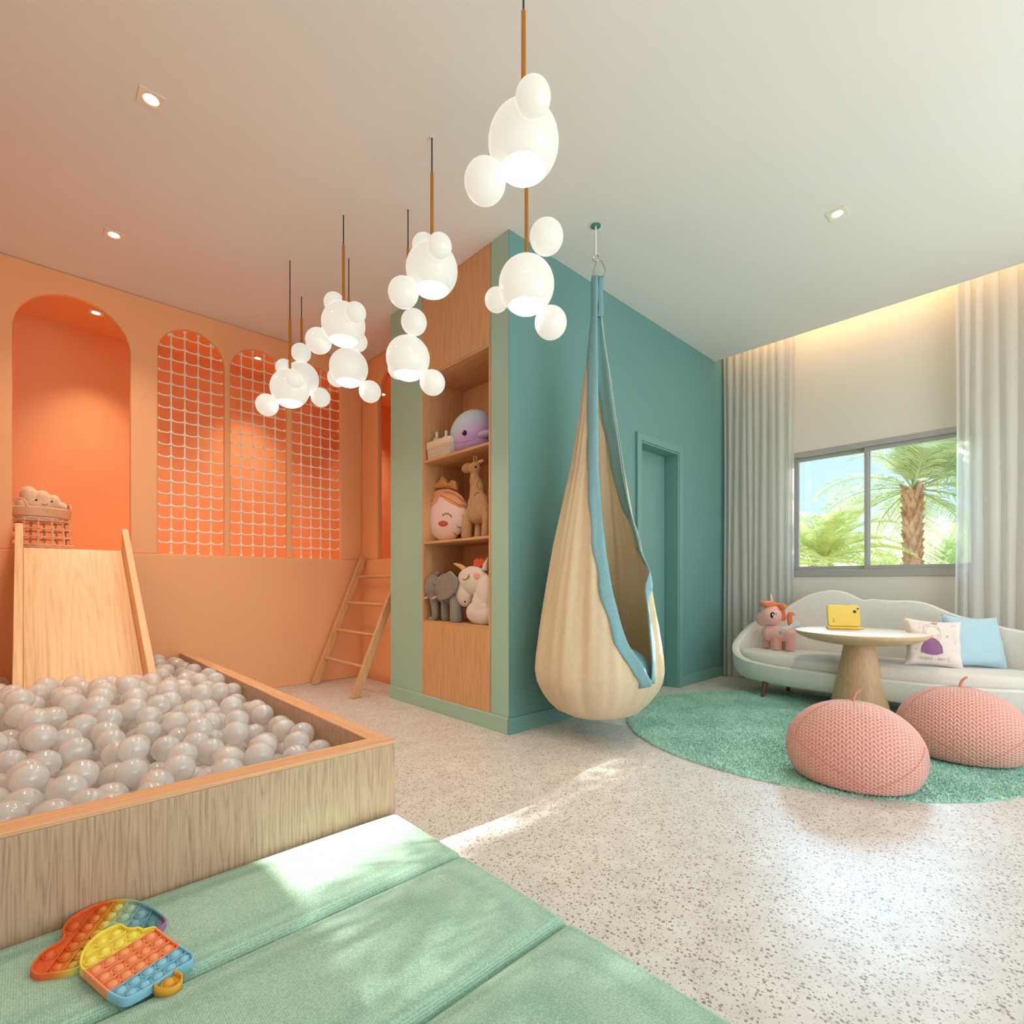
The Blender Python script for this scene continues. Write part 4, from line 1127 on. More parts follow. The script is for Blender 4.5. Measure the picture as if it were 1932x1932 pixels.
S1, S2, S3 = NZ[2] + .018, NZ[1] + .018, NZ[0] + .018
C5 = (730, 640, 3.332)

# --- whale
def whalemat():
    m = NT('whale_plush'); b = m.b; g = m.n('ShaderNodeNewGeometry') if False else None
    v = m.coord(); sp = m.n('ShaderNodeSeparateXYZ'); m.l(v, sp.inputs[0])
    f = m.math('ADD', m.math('MULTIPLY', sp.outputs['Z'], 2.9), m.math('MULTIPLY', sp.outputs['Y'], 1.3))
    m.l(m.ramp(f, [(0.10, srgb(190, 158, 218)), (0.32, srgb(202, 182, 228)), (0.50, srgb(192, 212, 240)), (0.80, srgb(206, 228, 242))]), b.inputs['Base Color'])
    b.inputs['Roughness'].default_value = .85; b.inputs['Sheen Weight'].default_value = .4
    m.bump(m.noise(v, 260, 2), .4, .003); return m.m
W = Toy('whale_plush', 'round lavender and pale blue plush whale on the top shelf of the bookcase', 'plush toy', *C5, 2.35, (530, 690, S1))
e = W.ell(392, 447, 668, 740, .115); e = (Vector((e[0].x, e[0].y, S1 + .155)), (.115, e[1][1], .172))
W.blob('body', [e, (e[0] + Vector((0, 0, -.085)), (.10, e[1][1] * .95, .075))], whalemat(), .007)
W.patch('eye', EL(487, 589, 16, 18), e, plain('black_eye', srgb(20, 18, 20), .15), .006)
W.patch('eye_glint', EL(482, 582, 4, 4, 8), e, plain('eye_white', srgb(250, 250, 248), .3), .0075)
M_lav = plain('lavender_felt', srgb(196, 178, 222), .85, sheen=.3)
W.blob('fin', [(W.cast(612, 596, e, .01), (.03, .075, .026))], M_lav, .006)
W.stroke('mouth', [(405, 640), (450, 650), (510, 640), (560, 628)], e, plain('mouth_thread', srgb(168, 136, 190), .8), .0018)

# --- woven basket with two bottles
M_wick = plain('white_wicker', srgb(224, 208, 190), .8, bump=.4, bscale=160); M_cloth = plain('cream_cloth_band', srgb(234, 214, 182), .9, sheen=.2)
by0, by1 = at_x(*(730 + 240 / 3.332, 800), 2.225).y, at_x(730 + 400 / 3.332, 800, 2.225).y
by0 = min(by0, NY1 - .03)
bx0, bx1 = 2.215, 2.345
bk = thing('woven_basket', 'small white woven basket with a cream band, at the left of the top shelf', 'basket', ((bx0 + bx1) / 2, (by0 + by1) / 2, S1))
L = bk.location
M = MB()
for k in range(7):
    z = S1 + .008 + k * .0145; f = .9 + .1 * k / 7; hx, hy = (bx1 - bx0) / 2 * f, (by0 - by1) / 2 * f
    pts = [(L.x + a * hx, L.y + b_ * hy, z) for a, b_ in smooth_outline([(-1, -.8), (-.8, -1), (0, -1), (.8, -1), (1, -.8), (1, 0), (1, .8), (.8, 1), (0, 1), (-.8, 1), (-1, .8), (-1, 0)], 3)]
    M.tube(pts, .0075, 6, closed=True)
for k in range(26):
    a = k / 26 * 4; sd = int(a); t = a - sd; q = [(-1, -1 + 2 * t), (-1 + 2 * t, 1), (1, 1 - 2 * t), (1 - 2 * t, -1)][sd]
    M.tube([(L.x + q[0] * (bx1 - bx0) / 2 * .92, L.y + q[1] * (by0 - by1) / 2 * .92, S1 + .002), (L.x + q[0] * (bx1 - bx0) / 2 * 1.02, L.y + q[1] * (by0 - by1) / 2 * 1.02, S1 + .105)], .005, 6)
M.box((bx0 + .012, by1 + .012, S1 + .001), (bx1 - .012, by0 - .012, S1 + .006))
link('weave', sh(M, L), M_wick, parent=bk)
hx, hy = (bx1 - bx0) / 2 + .006, (by0 - by1) / 2 + .006
bd = curve_plate([rrect(2 * hx, 2 * hy, .02), rrect(2 * hx - .012, 2 * hy - .012, .016)], .048, .002)
link('cloth_band', bd, M_cloth, parent=bk, M=Matrix.Translation((0, 0, .112)))
M_bot = plain('pale_blue_bottle', srgb(206, 222, 232), .3); M_botw = plain('white_bottle', srgb(236, 236, 234), .3)
for (cx, mt, lb, h) in ((300, M_bot, 'pale blue bottle with a white cap standing in the shelf basket', .215), (369, M_botw, 'white bottle standing in the shelf basket beside the whale', .20)):
    p = at_x(730 + cx / 3.332, 800, 2.27); r_ = .026
    if cx < 320: p.y = min(p.y, by0 - .05)
    else: p.y = max(p.y, by1 + .045)
    bt = thing('bottle', lb, 'bottle', (2.275, p.y, S1 + .0065))
    link('body', MB().lathe([(.0001, 0), (r_, 0), (r_ + .001, .01), (r_ + .001, h - .06), (r_ * .8, h - .045), (.012, h - .04), (.012, h - .03)], n=28), mt, parent=bt)
    link('cap', MB().lathe([(.011, h - .032), (.011, h), (.0001, h)], n=20), M_botw, parent=bt)

# --- princess head pillow
PR = Toy('face_pillow', 'round plush pillow of a sleeping face with a golden crown, middle shelf', 'pillow', *C5, 2.30, (375, 1250, S2))
e = PR.ell(250, 945, 500, 1250, .052); e = (Vector((e[0].x, e[0].y, S2 + e[1][2] + .001)), e[1])
M_face = fabric('face_cotton', srgb(238, 212, 202), srgb(226, 196, 186), 300, .2, .1); M_hair = plain('orange_hair_felt', srgb(224, 152, 104), .85, sheen=.3)
PR.blob('head', [e], M_face, .006)
PR.patch('hair', [(333, 990), (328, 945), (385, 938), (440, 958), (475, 988), (502, 1035), (500, 1070), (455, 1058), (400, 1033), (362, 1008)], e, M_hair, .009, rings=5)
PR.patch('hair', [(248, 1064), (260, 1010), (290, 965), (330, 944), (336, 985), (314, 1028), (285, 1053)], e, M_hair, .009)
for pts in ([(340, 985), (400, 1010), (450, 1040), (490, 1050)], [(350, 965), (410, 975), (455, 1000), (485, 1030)], [(295, 975), (300, 1010), (270, 1040)]): PR.stroke('hair_line', pts, e, T_ink, .0014, lift=.009)
PR.stroke('closed_eye', [(350, 1112), (362, 1100), (380, 1097), (396, 1105), (408, 1122)], e, T_ink, .0022)
for a, b_ in (((355, 1106), (348, 1096)), ((370, 1099), (366, 1090)), ((386, 1099), (388, 1090)), ((400, 1110), (408, 1102))): PR.stroke('eyelash', [a, b_], e, T_ink, .0016, sm=False)
PR.patch('cheek', EL(353, 1159, 32, 19), e, plain('rust_cheek', srgb(190, 92, 66), .8), .004)
PR.stroke('mouth', [(422, 1215), (435, 1230), (455, 1232), (465, 1225)], e, T_ink, .0018)
PR.stroke('nose', [(440, 1172), (450, 1183), (468, 1180)], e, T_ink, .0018)
M_goldf = plain('gold_felt', srgb(202, 146, 84), .6, .2)
ct = [(280, 945), (282, 900), (279, 862), (288, 858), (312, 905), (326, 895), (347, 858), (368, 885), (382, 908), (404, 884), (430, 892), (433, 920), (436, 950), (380, 935), (330, 938)]
pw = [PR.q(cx, cy) for cx, cy in ct]; c0 = PR.loc
cr = curve_plate([[(p.y - c0.y, p.z - c0.z) for p in pw]], .042, .016, 3)
link('crown', cr, M_goldf, parent=PR.o, M=Matrix.Translation((.012, 0, 0)) @ Matrix(((0, 0, 1, 0), (1, 0, 0, 0), (0, 1, 0, 0), (0, 0, 0, 1))))

# --- giraffe
M_gir = fabric('giraffe_linen', srgb(198, 154, 108), srgb(164, 120, 80), 220, .5, .2); M_gird = fabric('giraffe_inner_linen', srgb(220, 178, 132), srgb(190, 150, 108), 220, .5, .2)
G = Toy('giraffe_plush', 'tall tan linen plush giraffe on the middle shelf of the bookcase', 'plush toy', *C5, 2.25, (560, 1240, S2))
eb = G.ell(492, 1010, 655, 1160, .052); en = G.ell(518, 870, 615, 1090, .036); eh = G.ell(515, 770, 592, 850, .034)
G.blob('body', [eb, en, G.ell(520, 820, 585, 960, .03), G.ell(505, 960, 640, 1110, .045), eh, G.ell(468, 778, 545, 842, .026), G.ell(600, 1040, 668, 1200, .045)], M_gir, .0055, sm=5)
for x0, x1, dx, mt in ((470, 540, -.02, M_gir), (552, 602, .03, M_gird), (596, 656, -.02, M_gir)):
    a = G.q((x0 + x1) / 2, 1110, dx); b_ = G.q((x0 + x1) / 2 - 4, 1238, dx); b_.z = S2 + .002
    hw = abs(G.q(x0, 1180, dx).y - G.q(x1, 1180, dx).y) / 2 * .62
    link('leg', sh(MB().tube([a + Vector((0, 0, .035)), a + Vector((0, 0, .022)), a, a.lerp(b_, .5), b_ + Vector((0, 0, .012)), b_], [hw * .25, hw * .6, hw * .88, hw * .95, hw * 1.02, hw * .9], 16), G.loc), mt, parent=G.o)
for (pts) in ([(548, 775), (545, 750), (549, 735)], [(562, 775), (566, 752), (563, 736)]):
    G.tube('horn', pts, [.005, .0045, .008], M_gir)
M = MB().ell(G.q(588, 768), (.008, .034, .012), 16, 10); link('ear', sh(M, G.loc), M_gird, parent=G.o)
G.patch('eye', EL(558, 803, 8, 8, 12), eh, plain('brown_eye', srgb(46, 30, 22), .2), .004)
G.stroke('spot_outline', [(570, 964), (602, 972), (606, 1006), (582, 1026), (552, 1012), (553, 982), (570, 964)], en, T_ink, .0016, sm=False)
G.stroke('spot_outline', [(580, 884), (566, 915), (578, 944), (604, 942)], en, T_ink, .0016, sm=False)

# --- elephant
M_ele = fabric('grey_linen', srgb(158, 148, 138), srgb(122, 114, 106), 240, .5, .2)
Ep = Toy('elephant_plush', 'grey linen plush elephant with tusks on the lowest bookcase shelf', 'plush toy', *C5, 2.25, (370, 1790, S3))
eh = Ep.ell(238, 1478, 340, 1640, .05, -.015); ebd = Ep.ell(290, 1470, 472, 1668, .07, .02)
Ep.blob('body', [eh, ebd, Ep.ell(268, 1540, 330, 1690, .036, -.02)], M_ele, .006, sm=4)
tk = [(298, 1600, -.03), (300, 1660, -.03), (305, 1720, -.03), (300, 1752, -.03), (272, 1757, -.035)]
Ep.tube('trunk', [tuple(p) for p in smooth_outline(tk, 4, False)], [.034 - .018 * k / 16 for k in range(17)], M_ele, n=14)
for x0, x1, dx in ((394, 470, -.02), (320, 372, .05), (340, 395, .0)):
    a = Ep.q((x0 + x1) / 2, 1620, dx); b_ = Ep.q((x0 + x1) / 2 + 4, 1780, dx); b_.z = S3 + .002
    hw = abs(Ep.q(x0, 1700, dx).y - Ep.q(x1, 1700, dx).y) / 2 * .62
    lg = link('leg', sh(MB().tube([a + Vector((0, 0, .04)), a + Vector((0, 0, .02)), a - Vector((0, 0, .02)), a.lerp(b_, .6), b_ + Vector((0, 0, .02)), b_], [hw * .2, hw * .6, hw * .95, hw, hw * 1.05, hw * .8], 18), Ep.loc), M_ele, parent=Ep.o)
ear = [(332, 1640), (330, 1590), (338, 1545), (360, 1500), (398, 1458), (425, 1475), (447, 1510), (446, 1560), (425, 1600), (385, 1632)]
pw = [Ep.q(cx, cy, -.055) for cx, cy in smooth_outline(ear, 4)]; c0 = Ep.loc
SW = Matrix(((0, 0, 1, 0), (1, 0, 0, 0), (0, 1, 0, 0), (0, 0, 0, 1)))
link('ear', curve_plate([[(p.y - c0.y, p.z - c0.z) for p in pw]], .02, .009, 3), M_ele, parent=Ep.o, M=Matrix.Translation((-.062, 0, 0)) @ SW)
pw = [Ep.q(cx, cy, .02) for cx, cy in smooth_outline([(262, 1500), (290, 1470), (322, 1458), (330, 1470), (318, 1500), (285, 1520)], 4)]
link('ear', curve_plate([[(p.y - c0.y, p.z - c0.z) for p in pw]], .02, .008, 3), M_ele, parent=Ep.o, M=Matrix.Translation((.02, 0, 0)) @ SW)
M_tusk = plain('tusk_felt', srgb(196, 184, 168), .8)
for a, b_ in (((258, 1622, -.04), (222, 1634, -.05)), ((312, 1618, -.055), (276, 1634, -.065))): Ep.tube('tusk', [a, tuple((np.array(a) + np.array(b_)) / 2), b_], [.010, .009, .003], M_tusk, n=10)
Ep.stroke('closed_eye', [(290, 1540), (300, 1548), (312, 1548), (322, 1540)], eh, T_ink, .0016)
Ep.stroke('face_seam', [(330, 1480), (322, 1530), (326, 1590), (318, 1640)], eh, T_ink, .0012)

# --- white unicorn head cushion
M_whp = fabric('white_plush', srgb(228, 214, 196), srgb(210, 194, 176), 260, .3, .3)
U = Toy('unicorn_head_plush', 'white plush unicorn bust with a gold horn and pink cheek, lowest shelf', 'plush toy', *C5, 2.25, (580, 1800, S3))
eh = U.ell(440, 1425, 640, 1610, .055)
U.blob('body', [eh, U.ell(430, 1500, 548, 1682, .05), U.ell(560, 1480, 690, 1720, .055), U.ell(495, 1640, 690, 1800, .06), U.ell(530, 1560, 680, 1790, .058)], M_whp, .0055, sm=4)
U.tube('horn', [(492, 1450), (475, 1436), (455, 1424), (440, 1418), (422, 1410)], [.020, .019, .016, .012, .004], plain('gold_horn', srgb(216, 170, 108), .5), n=14)
U.tube('ear', [(615, 1450), (622, 1415), (634, 1372)], [.022, .017, .003], M_whp, n=12)
M = MB(); 
for k in range(5):
    p0_ = U.q(552 + k * 14, 1432 - 2 * k); p1_ = U.q(556 + k * 13, 1384 - (k % 2) * 8); M.tube([p0_, p1_], [.011, .010], 8)
link('mane', sh(M, U.loc), plain('orange_felt', srgb(222, 92, 54), .85), parent=U.o)
U.stroke('closed_eye', [(478, 1508), (492, 1512), (508, 1500), (514, 1484)], eh, T_ink, .0022)
for a, b_ in (((505, 1502), (518, 1506)), ((511, 1492), (524, 1494)), ((514, 1484), (522, 1480))): U.stroke('eyelash', [a, b_], eh, T_ink, .0016, sm=False)
U.patch('cheek', EL(565, 1490, 21, 22), eh, plain('pink_cheek', srgb(220, 150, 132), .85), .004)
em = U.ell(430, 1500, 548, 1682, .05)
U.patch('nostril', EL(490, 1650, 6, 6, 10), em, T_ink, .003)
U.stroke('mouth', [(530, 1610), (545, 1600), (553, 1588)], em, T_ink, .0018)

# --- pink unicorn on the sofa
C7 = (1400, 1100, 12.075)
M_pk = plain('pink_plush', srgb(244, 184, 178), .8, sheen=.6, bump=.15, bscale=300); M_pkd = plain('pink_plush_leg', srgb(238, 170, 164), .8, sheen=.5)
M_org = plain('orange_plush', srgb(236, 128, 74), .8, sheen=.4); M_wing = plain('white_wing_felt', srgb(246, 246, 244), .8)
K = Toy('pony_plush', 'pink plush unicorn pony with orange tail standing at the left end of the sofa', 'plush toy', *C7, 4.72, (800, 1545, SEAT + .001))
SZ = SEAT + .001
eh = K.ell(400, 490, 935, 970, .085, -.01); es = K.ell(308, 650, 640, 975, .06, -.01); ebo = K.ell(440, 960, 1235, 1340, .075)
K.blob('body', [ebo, K.ell(450, 940, 830, 1330, .07), K.ell(950, 1040, 1240, 1400, .07)], M_pk, .007, sm=4)
hd = K.blob('head', [eh, es, K.ell(370, 560, 760, 960, .075, -.01)], M_pk, .007, sm=4)
for x0, x1, dx in ((465, 662, .035), (670, 898, -.035), (985, 1212, -.035), (898, 1010, .04)):
    a = K.q((x0 + x1) / 2, 1250, dx); b_ = K.q((x0 + x1) / 2, 1545, dx); b_.z = SZ
    hw = abs(K.q(x0, 1400, dx).y - K.q(x1, 1400, dx).y) / 2 * .93
    link('leg', sh(MB().tube([a, a.lerp(b_, .5), b_ + Vector((0, 0, .022)), b_ + Vector((0, 0, .006)), b_], [hw * .92, hw * .95, hw, hw * .9, hw * .6], 20), K.loc), M_pkd, parent=K.o)
K.tube('horn', [(668, 440, -.01), (665, 350, -.01), (655, 280, -.01), (638, 226, -.01)], [.0175, .013, .008, .001], plain('cream_horn', srgb(222, 196, 150), .5), parent=hd, n=14)
K.tube('mane', [tuple(p) for p in smooth_outline([(430, 500, -.05), (480, 470, -.06), (560, 500, -.065), (640, 490, -.055), (745, 470, -.03)], 5, False)], .021, M_org, parent=hd, n=12)
K.tube('mane', [tuple(p) for p in smooth_outline([(450, 465, -.035), (540, 455, -.04), (640, 455, -.04), (740, 468, -.02)], 5, False)], .017, M_pk, parent=hd, n=12)
K.tube('mane', [tuple(p) for p in smooth_outline([(760, 485, .0), (850, 520, .0), (915, 620, .0), (945, 740, .0), (920, 860, .0)], 5, False)], .019, M_org, parent=hd, n=12)
M = MB().ell(K.q(935, 540, -.03), (.016, .032, .027), 20, 12, Matrix.Rotation(math.radians(28), 4, 'X')); ea = link('ear', sh(M, K.loc), M_org, parent=hd)
K.tube('tail', [tuple(p) for p in smooth_outline([(1110, 980, .0), (1085, 860, .0), (1080, 760, .0), (1110, 705, .0), (1160, 700, .0), (1212, 742, .0)], 5, False)], [.020] * 6 + [.022] * 10 + [.019, .018, .016, .014, .012, .009, .007, .005, .004, .003], M_org, n=14)
wg = smooth_outline([(925, 1010), (960, 1055), (1030, 1075), (1110, 1060), (1180, 1020), (1290, 985), (1302, 930), (1270, 885), (1200, 890), (1120, 935), (1030, 990)], 4)
pw = [K.q(cx, cy, -.085) for cx, cy in wg]; c0 = K.loc
link('wing', curve_plate([[(p.y - c0.y, p.z - c0.z) for p in pw]], .014, .006, 3), M_wing, parent=K.o, M=Matrix.Translation((-.085, 0, 0)) @ SW)
K.patch('eye', EL(698, 735, 58, 78), eh, plain('glossy_black', srgb(22, 20, 22), .1), .003)
K.patch('eye_white', [(745, 700), (756, 735), (740, 790), (700, 805), (675, 800), (715, 765), (730, 730)], eh, M_wing, .0045)
K.patch('eye_glint', EL(700, 722, 18, 26), eh, M_wing, .0045)
for a, b_ in (((750, 690), (785, 680)), ((756, 710), (795, 708)), ((758, 730), (792, 738))): K.stroke('eyelash', [a, b_], eh, T_ink, .0012, sm=False)
def star(cx, cy, R_, r2): return [(cx + (R_ if k % 2 == 0 else r2) * math.sin(PI * k / 5 + .2), cy - (R_ if k % 2 == 0 else r2) * math.cos(PI * k / 5 + .2)) for k in range(10)]
eF = K.ell(450, 940, 830, 1330, .07)
K.patch('blue_star', star(880, 1125, 62, 30), ebo, plain('blue_star', srgb(116, 190, 208), .7), .003, rings=2)
K.patch('yellow_star', star(1192, 1145, 50, 24), K.ell(950, 1040, 1240, 1400, .07), plain('yellow_star', srgb(226, 180, 110), .7), .003, rings=2)
for cx, cy in ((340, 822), (425, 828)): K.patch('nostril', EL(cx, cy, 13, 13, 8), es, plain('nostril_red', srgb(206, 96, 92), .8) if cx < 400 else bpy.data.materials['nostril_red'], .003)

# ------------------------------------------------------------------ rope basket with the cloud plush up in the loft
M_sea = plain('seagrass', srgb(232, 184, 140), .85, var=.2, bump=.6, bscale=120)
C8 = (10, 900, 12.075)
BC = Vector((0.075, 5.16, LEDGE)); 
rb = thing('rope_basket', 'open woven rope basket with handles on the loft edge above the slide', 'basket', BC)
RBt, RBb, HB = .168, .196, .318
M = MB()
for k in range(3):
    zz = .012 + k * .016; M.tube([((RBb + .004) * math.cos(a), (RBb + .004) * math.sin(a), zz + .003 * math.sin(a * 24 + k * 2)) for a in [2 * PI * j / 90 for j in range(90)]], .009, 6, closed=True)
M.lathe([(.0001, .004), (RBb, .004), (RBb, .006)], n=40)
link('base_braid', M, M_sea, parent=rb)
M = MB(); ncol = 15
for lv in (.105, .165, .225):
    rr = RBb + (RBt - RBb) * lv / HB
    for s in (-1, 1): M.tube([(rr * math.cos(a) , rr * math.sin(a), lv + s * .0035 * math.sin(a * 30) - .004 * abs(math.sin(a * ncol / 2))) for a in [2 * PI * j / 120 for j in range(120)]], .005, 6, closed=True)
for c in range(ncol):
    a = 2 * PI * c / ncol + .1
    for s in (-1, 1):
        M.tube([((RBb + (RBt - RBb) * z / HB) * math.cos(a + s * .012 * math.sin(z * 120)), (RBb + (RBt - RBb) * z / HB) * math.sin(a + s * .012 * math.sin(z * 120)), z) for z in [.04 + .2 * j / 20 for j in range(21)]], .0052, 6)
    for lv in (.105, .165, .225):
        rr = RBb + (RBt - RBb) * lv / HB; M.ell((rr * math.cos(a), rr * math.sin(a), lv), (.012, .012, .011), 8, 6)
link('rope_mesh', M, M_sea, parent=rb)
M = MB().lathe([(RBt + .0, .245), (RBt + .016, .252), (RBt + .020, .31), (RBt + .012, .318), (RBt + .004, .31), (RBt - .004, .25), (RBt + .0, .245)], n=60)
link('rim_band', M, M_sea, parent=rb)
ca = math.atan2(-1, 0)
for ang in (math.radians(-122), math.radians(8)):
    cx_, cy_ = math.cos(ang), math.sin(ang); tx, ty = -cy_, cx_
    M = MB().tube([((RBt + .012) * cx_ + tx * .045 * math.cos(t), (RBt + .012) * cy_ + ty * .045 * math.cos(t), .305 + .062 * math.sin(t)) for t in [PI * k / 12 for k in range(13)]], .007, 8)
    link('handle', M, M_sea, parent=rb)
lin = tag(link('cloth', MB().lathe([(.0001, .225), (.10, .226), (.15, .232), (.158, .24), (.15, .246), (.10, .25), (.0001, .25)], n=40), plain('white_cloth', srgb(232, 226, 222), .9), parent=None), 'folded white cloth inside the rope basket, under the cloud', 'cloth'); lin.location = BC
M_cloud = plain('cream_fleece', srgb(240, 206, 172), .9, sheen=.7, bump=.8, bscale=150)
Cl = Toy('cloud_plush', 'cream plush cloud with a smiling face sitting in the rope basket', 'plush toy', *C8, .08, (800, 700, LEDGE + .255))
# the cloud stands across the basket, facing the viewer
cp_ = at_y(10 + 800 / 12.075, 900 + 640 / 12.075, 5.14); Cl.o.location = (BC.x, 5.15, LEDGE + .26)
def cq(cx, cy, Y=5.12): p = at_y(10 + cx / 12.075, 900 + cy / 12.075, Y); return p
M = MB(); ces = []
for x0, y0, x1, y1 in ((310, 205, 760, 640), (640, 300, 1060, 720), (950, 405, 1270, 760), (1180, 580, 1410, 800), (205, 480, 480, 740), (330, 430, 1300, 800)):
    c = cq((x0 + x1) / 2, (y0 + y1) / 2); a = cq(x0, (y0 + y1) / 2); b_ = cq(x1, (y0 + y1) / 2); t = cq((x0 + x1) / 2, y0); u = cq((x0 + x1) / 2, y1)
    r_ = (abs(b_.x - a.x) / 2 * .96, .055, abs(t.z - u.z) / 2); ces.append((c, r_)); M.ell(c, r_, 24, 14)
link('body', sh(M, Cl.o.location), M_cloud, parent=Cl.o, remesh=.007, smoothmod=2, angle=180)
ec = (cq(815, 615), (abs(cq(1300, 600).x - cq(330, 600).x) / 2, .055, abs(cq(800, 430).z - cq(800, 800).z) / 2))
Cl.loc = Cl.o.location
for cx, cy in ((706, 528), (1060, 565)):
    cc_ = Cl.cast(cx, cy, ces[5] if cx < 900 else ces[5], .004)
    link('eye', sh(MB().ell(cc_, .007, 12, 8), Cl.loc), bpy.data.materials['glossy_black'], parent=Cl.o)
Cl.stroke('smile', [(840, 610), (865, 628), (900, 634), (945, 625), (970, 605)], ces[5], plain('brown_thread', srgb(150, 92, 60), .8), .0022)

# ------------------------------------------------------------------ bubble fidget toys on the mat
def popit(name, label, plane, outline, bubbles, bars, ramp_pts, thick=.0185, bub=.42, handle=None):
    """plane: three (cx, cy, z) points on its top face"""
    P3 = [at_z(cx / 4.6, 1620 + cy / 4.6, z) for cx, cy, z in plane]
    nrm = (P3[1] - P3[0]).cross(P3[2] - P3[0]).normalized()
    if nrm.z < 0: nrm = -nrm
    def pp(cx, cy):
        a, b_ = ray(cx / 4.6); d = Vector((a, b_, -((1620 + cy / 4.6) - HOR) / FOC)); o = Vector((0, 0, CAMH))
        return o + d * ((P3[0] - o).dot(nrm) / d.dot(nrm))
    org = pp(sum(p[0] for p in outline) / len(outline), sum(p[1] for p in outline) / len(outline))
    ux = (Vector((1, 0, 0)) - nrm * nrm.x).normalized(); uy = nrm.cross(ux)
    MX = Matrix((ux, uy, nrm)).transposed().to_4x4(); MX.translation = org
    inv = MX.inverted(); lp = lambda c: (inv @ pp(*c)).xy
    o = bpy.data.objects.new(name, None); COL.objects.link(o); o.matrix_world = MX @ Matrix.Translation((0, 0, -thick)); tag(o, label, 'toy')
    ex = max((pp(*c).y for c in outline)) - 1.630
    out_ = [tuple(lp(c)) for c in smooth_outline(outline, 5)]
    if ex > 0: o.matrix_world = Matrix.Translation((0, -ex, 0)) @ o.matrix_world
    # inner outline, pushed in
    def inset(pts, d):
        k = len(pts); r_ = []; area = sum(pts[i][0] * pts[(i + 1) % k][1] - pts[(i + 1) % k][0] * pts[i][1] for i in range(k)); sg = 1 if area > 0 else -1
        for i in range(k):
            a, b_ = Vector(pts[i - 2]), Vector(pts[(i + 2) % k]); t = (b_ - a).normalized(); r_.append((pts[i][0] - sg * t.y * d, pts[i][1] + sg * t.x * d))
        return r_
    # colour bands measured across the toy
    (ax, ay), (bx_, by_) = ramp_pts['axis']; A_, B_ = lp((ax, ay)), lp((bx_, by_)); bd_ = (lp(bars[1][1]) - lp(bars[1][0])).normalized(); dv_ = (B_ - A_) - bd_ * bd_.dot(B_ - A_)
    m = NT(name + '_silicone'); b = m.b; v = m.coord()
    dt_ = m.n('ShaderNodeVectorMath', operation='DOT_PRODUCT'); dt_.inputs[1].default_value = (dv_.x / dv_.length_squared, dv_.y / dv_.length_squared, 0); m.l(v, dt_.inputs[0])
    f = m.math('SUBTRACT', dt_.outputs['Value'], A_.dot(dv_) / dv_.length_squared)
    stops = ramp_pts['stops']
    if 'cuts' in ramp_pts:      # colour changes at given divider bars
        k1, k2 = [((lp(bars[q][0]) + lp(bars[q][1])) / 2 - A_).dot(dv_) / dv_.length_squared for q in ramp_pts['cuts']]
        c_ = ramp_pts['cols']; stops = [(0, c_[0]), (k1 - .006, c_[0]), (k1 + .006, c_[1]), (k2 - .006, c_[1]), (k2 + .006, c_[2]), (1, c_[2])]
    cr_ = m.ramp(f, stops)
    if ramp_pts.get('hard'): m.t.nodes[-1].color_ramp.interpolation = 'CONSTANT'
    m.l(cr_, b.inputs['Base Color']); b.inputs['Roughness'].default_value = .5; b.inputs['Subsurface Weight'].default_value = 0.0
    mat_ = m.m
    link('tray', curve_plate([inset(out_, .0022)], .004, .001), mat_, parent=o, M=Matrix.Translation((0, 0, thick * .42)))
    link('rim', curve_plate([out_, inset(out_, .0042)], thick, .0012, 2), mat_, parent=o, M=Matrix.Translation((0, 0, thick / 2)))
    for c0_, c1_ in bars:
        a, b_ = lp(c0_), lp(c1_); d = (b_ - a); L_ = d.length; an = math.atan2(d.y, d.x)
        link('divider', MB().box((0, -.0010, thick * .4), (L_, .0010, thick * .86)), mat_, parent=o, M=Matrix.Translation((a.x, a.y, 0)) @ Matrix.Rotation(an, 4, 'Z'), smooth=False)
    proto = None
    for c in bubbles:
        x, y = lp(c[:2]); r_ = bub
        M = MB().lathe([(r_ * 1.32, thick * .45), (r_ * 1.32, thick * .74), (r_ * 1.18, thick * .78), (r_ * 1.08, thick * .70), (r_ * 1.02, thick * .60), (r_ * .97, thick * .72), (r_ * .85, thick * .86), (r_ * .62, thick * .99), (r_ * .3, thick * 1.07), (.0001, thick * 1.09)], (x, y, 0), 28)
        link('bubble', M, c[2] if len(c) > 2 else mat_, parent=o, angle=180)
    return o, lp, mat_, thick
ZM = MT + .006
hexc = lambda *a: srgb(*a)
st_back = [(0.0, srgb(226, 98, 44)), (0.24, srgb(230, 106, 46)), (0.35, srgb(230, 160, 62)), (0.41, srgb(224, 200, 84)), (0.50, srgb(182, 206, 168)), (0.68, srgb(132, 180, 190)), (0.82, srgb(92, 146, 160)), (0.92, srgb(90, 138, 152)), (1.0, srgb(160, 112, 160))]
back_out = [(265, 920), (290, 870), (345, 800), (430, 735), (510, 690), (545, 650), (535, 600), (560, 540), (620, 480), (720, 420), (830, 372), (960, 338), (1110, 330), (1220, 352), (1310, 400), (1385, 450), (1438, 505), (1410, 555), (1350, 590), (1180, 670), (1000, 760), (830, 850), (670, 918), (540, 952), (420, 968), (340, 978), (285, 962)]
back_b = [(645, 545), (430, 790), (885, 402), (825, 480), (760, 555), (700, 635), (635, 718), (570, 805), (500, 900), (1025, 385), (965, 458), (905, 533), (840, 612), (770, 697), (700, 788), (635, 880), (1130, 395), (1075, 470), (1018, 548), (960, 625), (900, 700), (1220, 445), (1165, 520), (1105, 600), (1305, 535)]
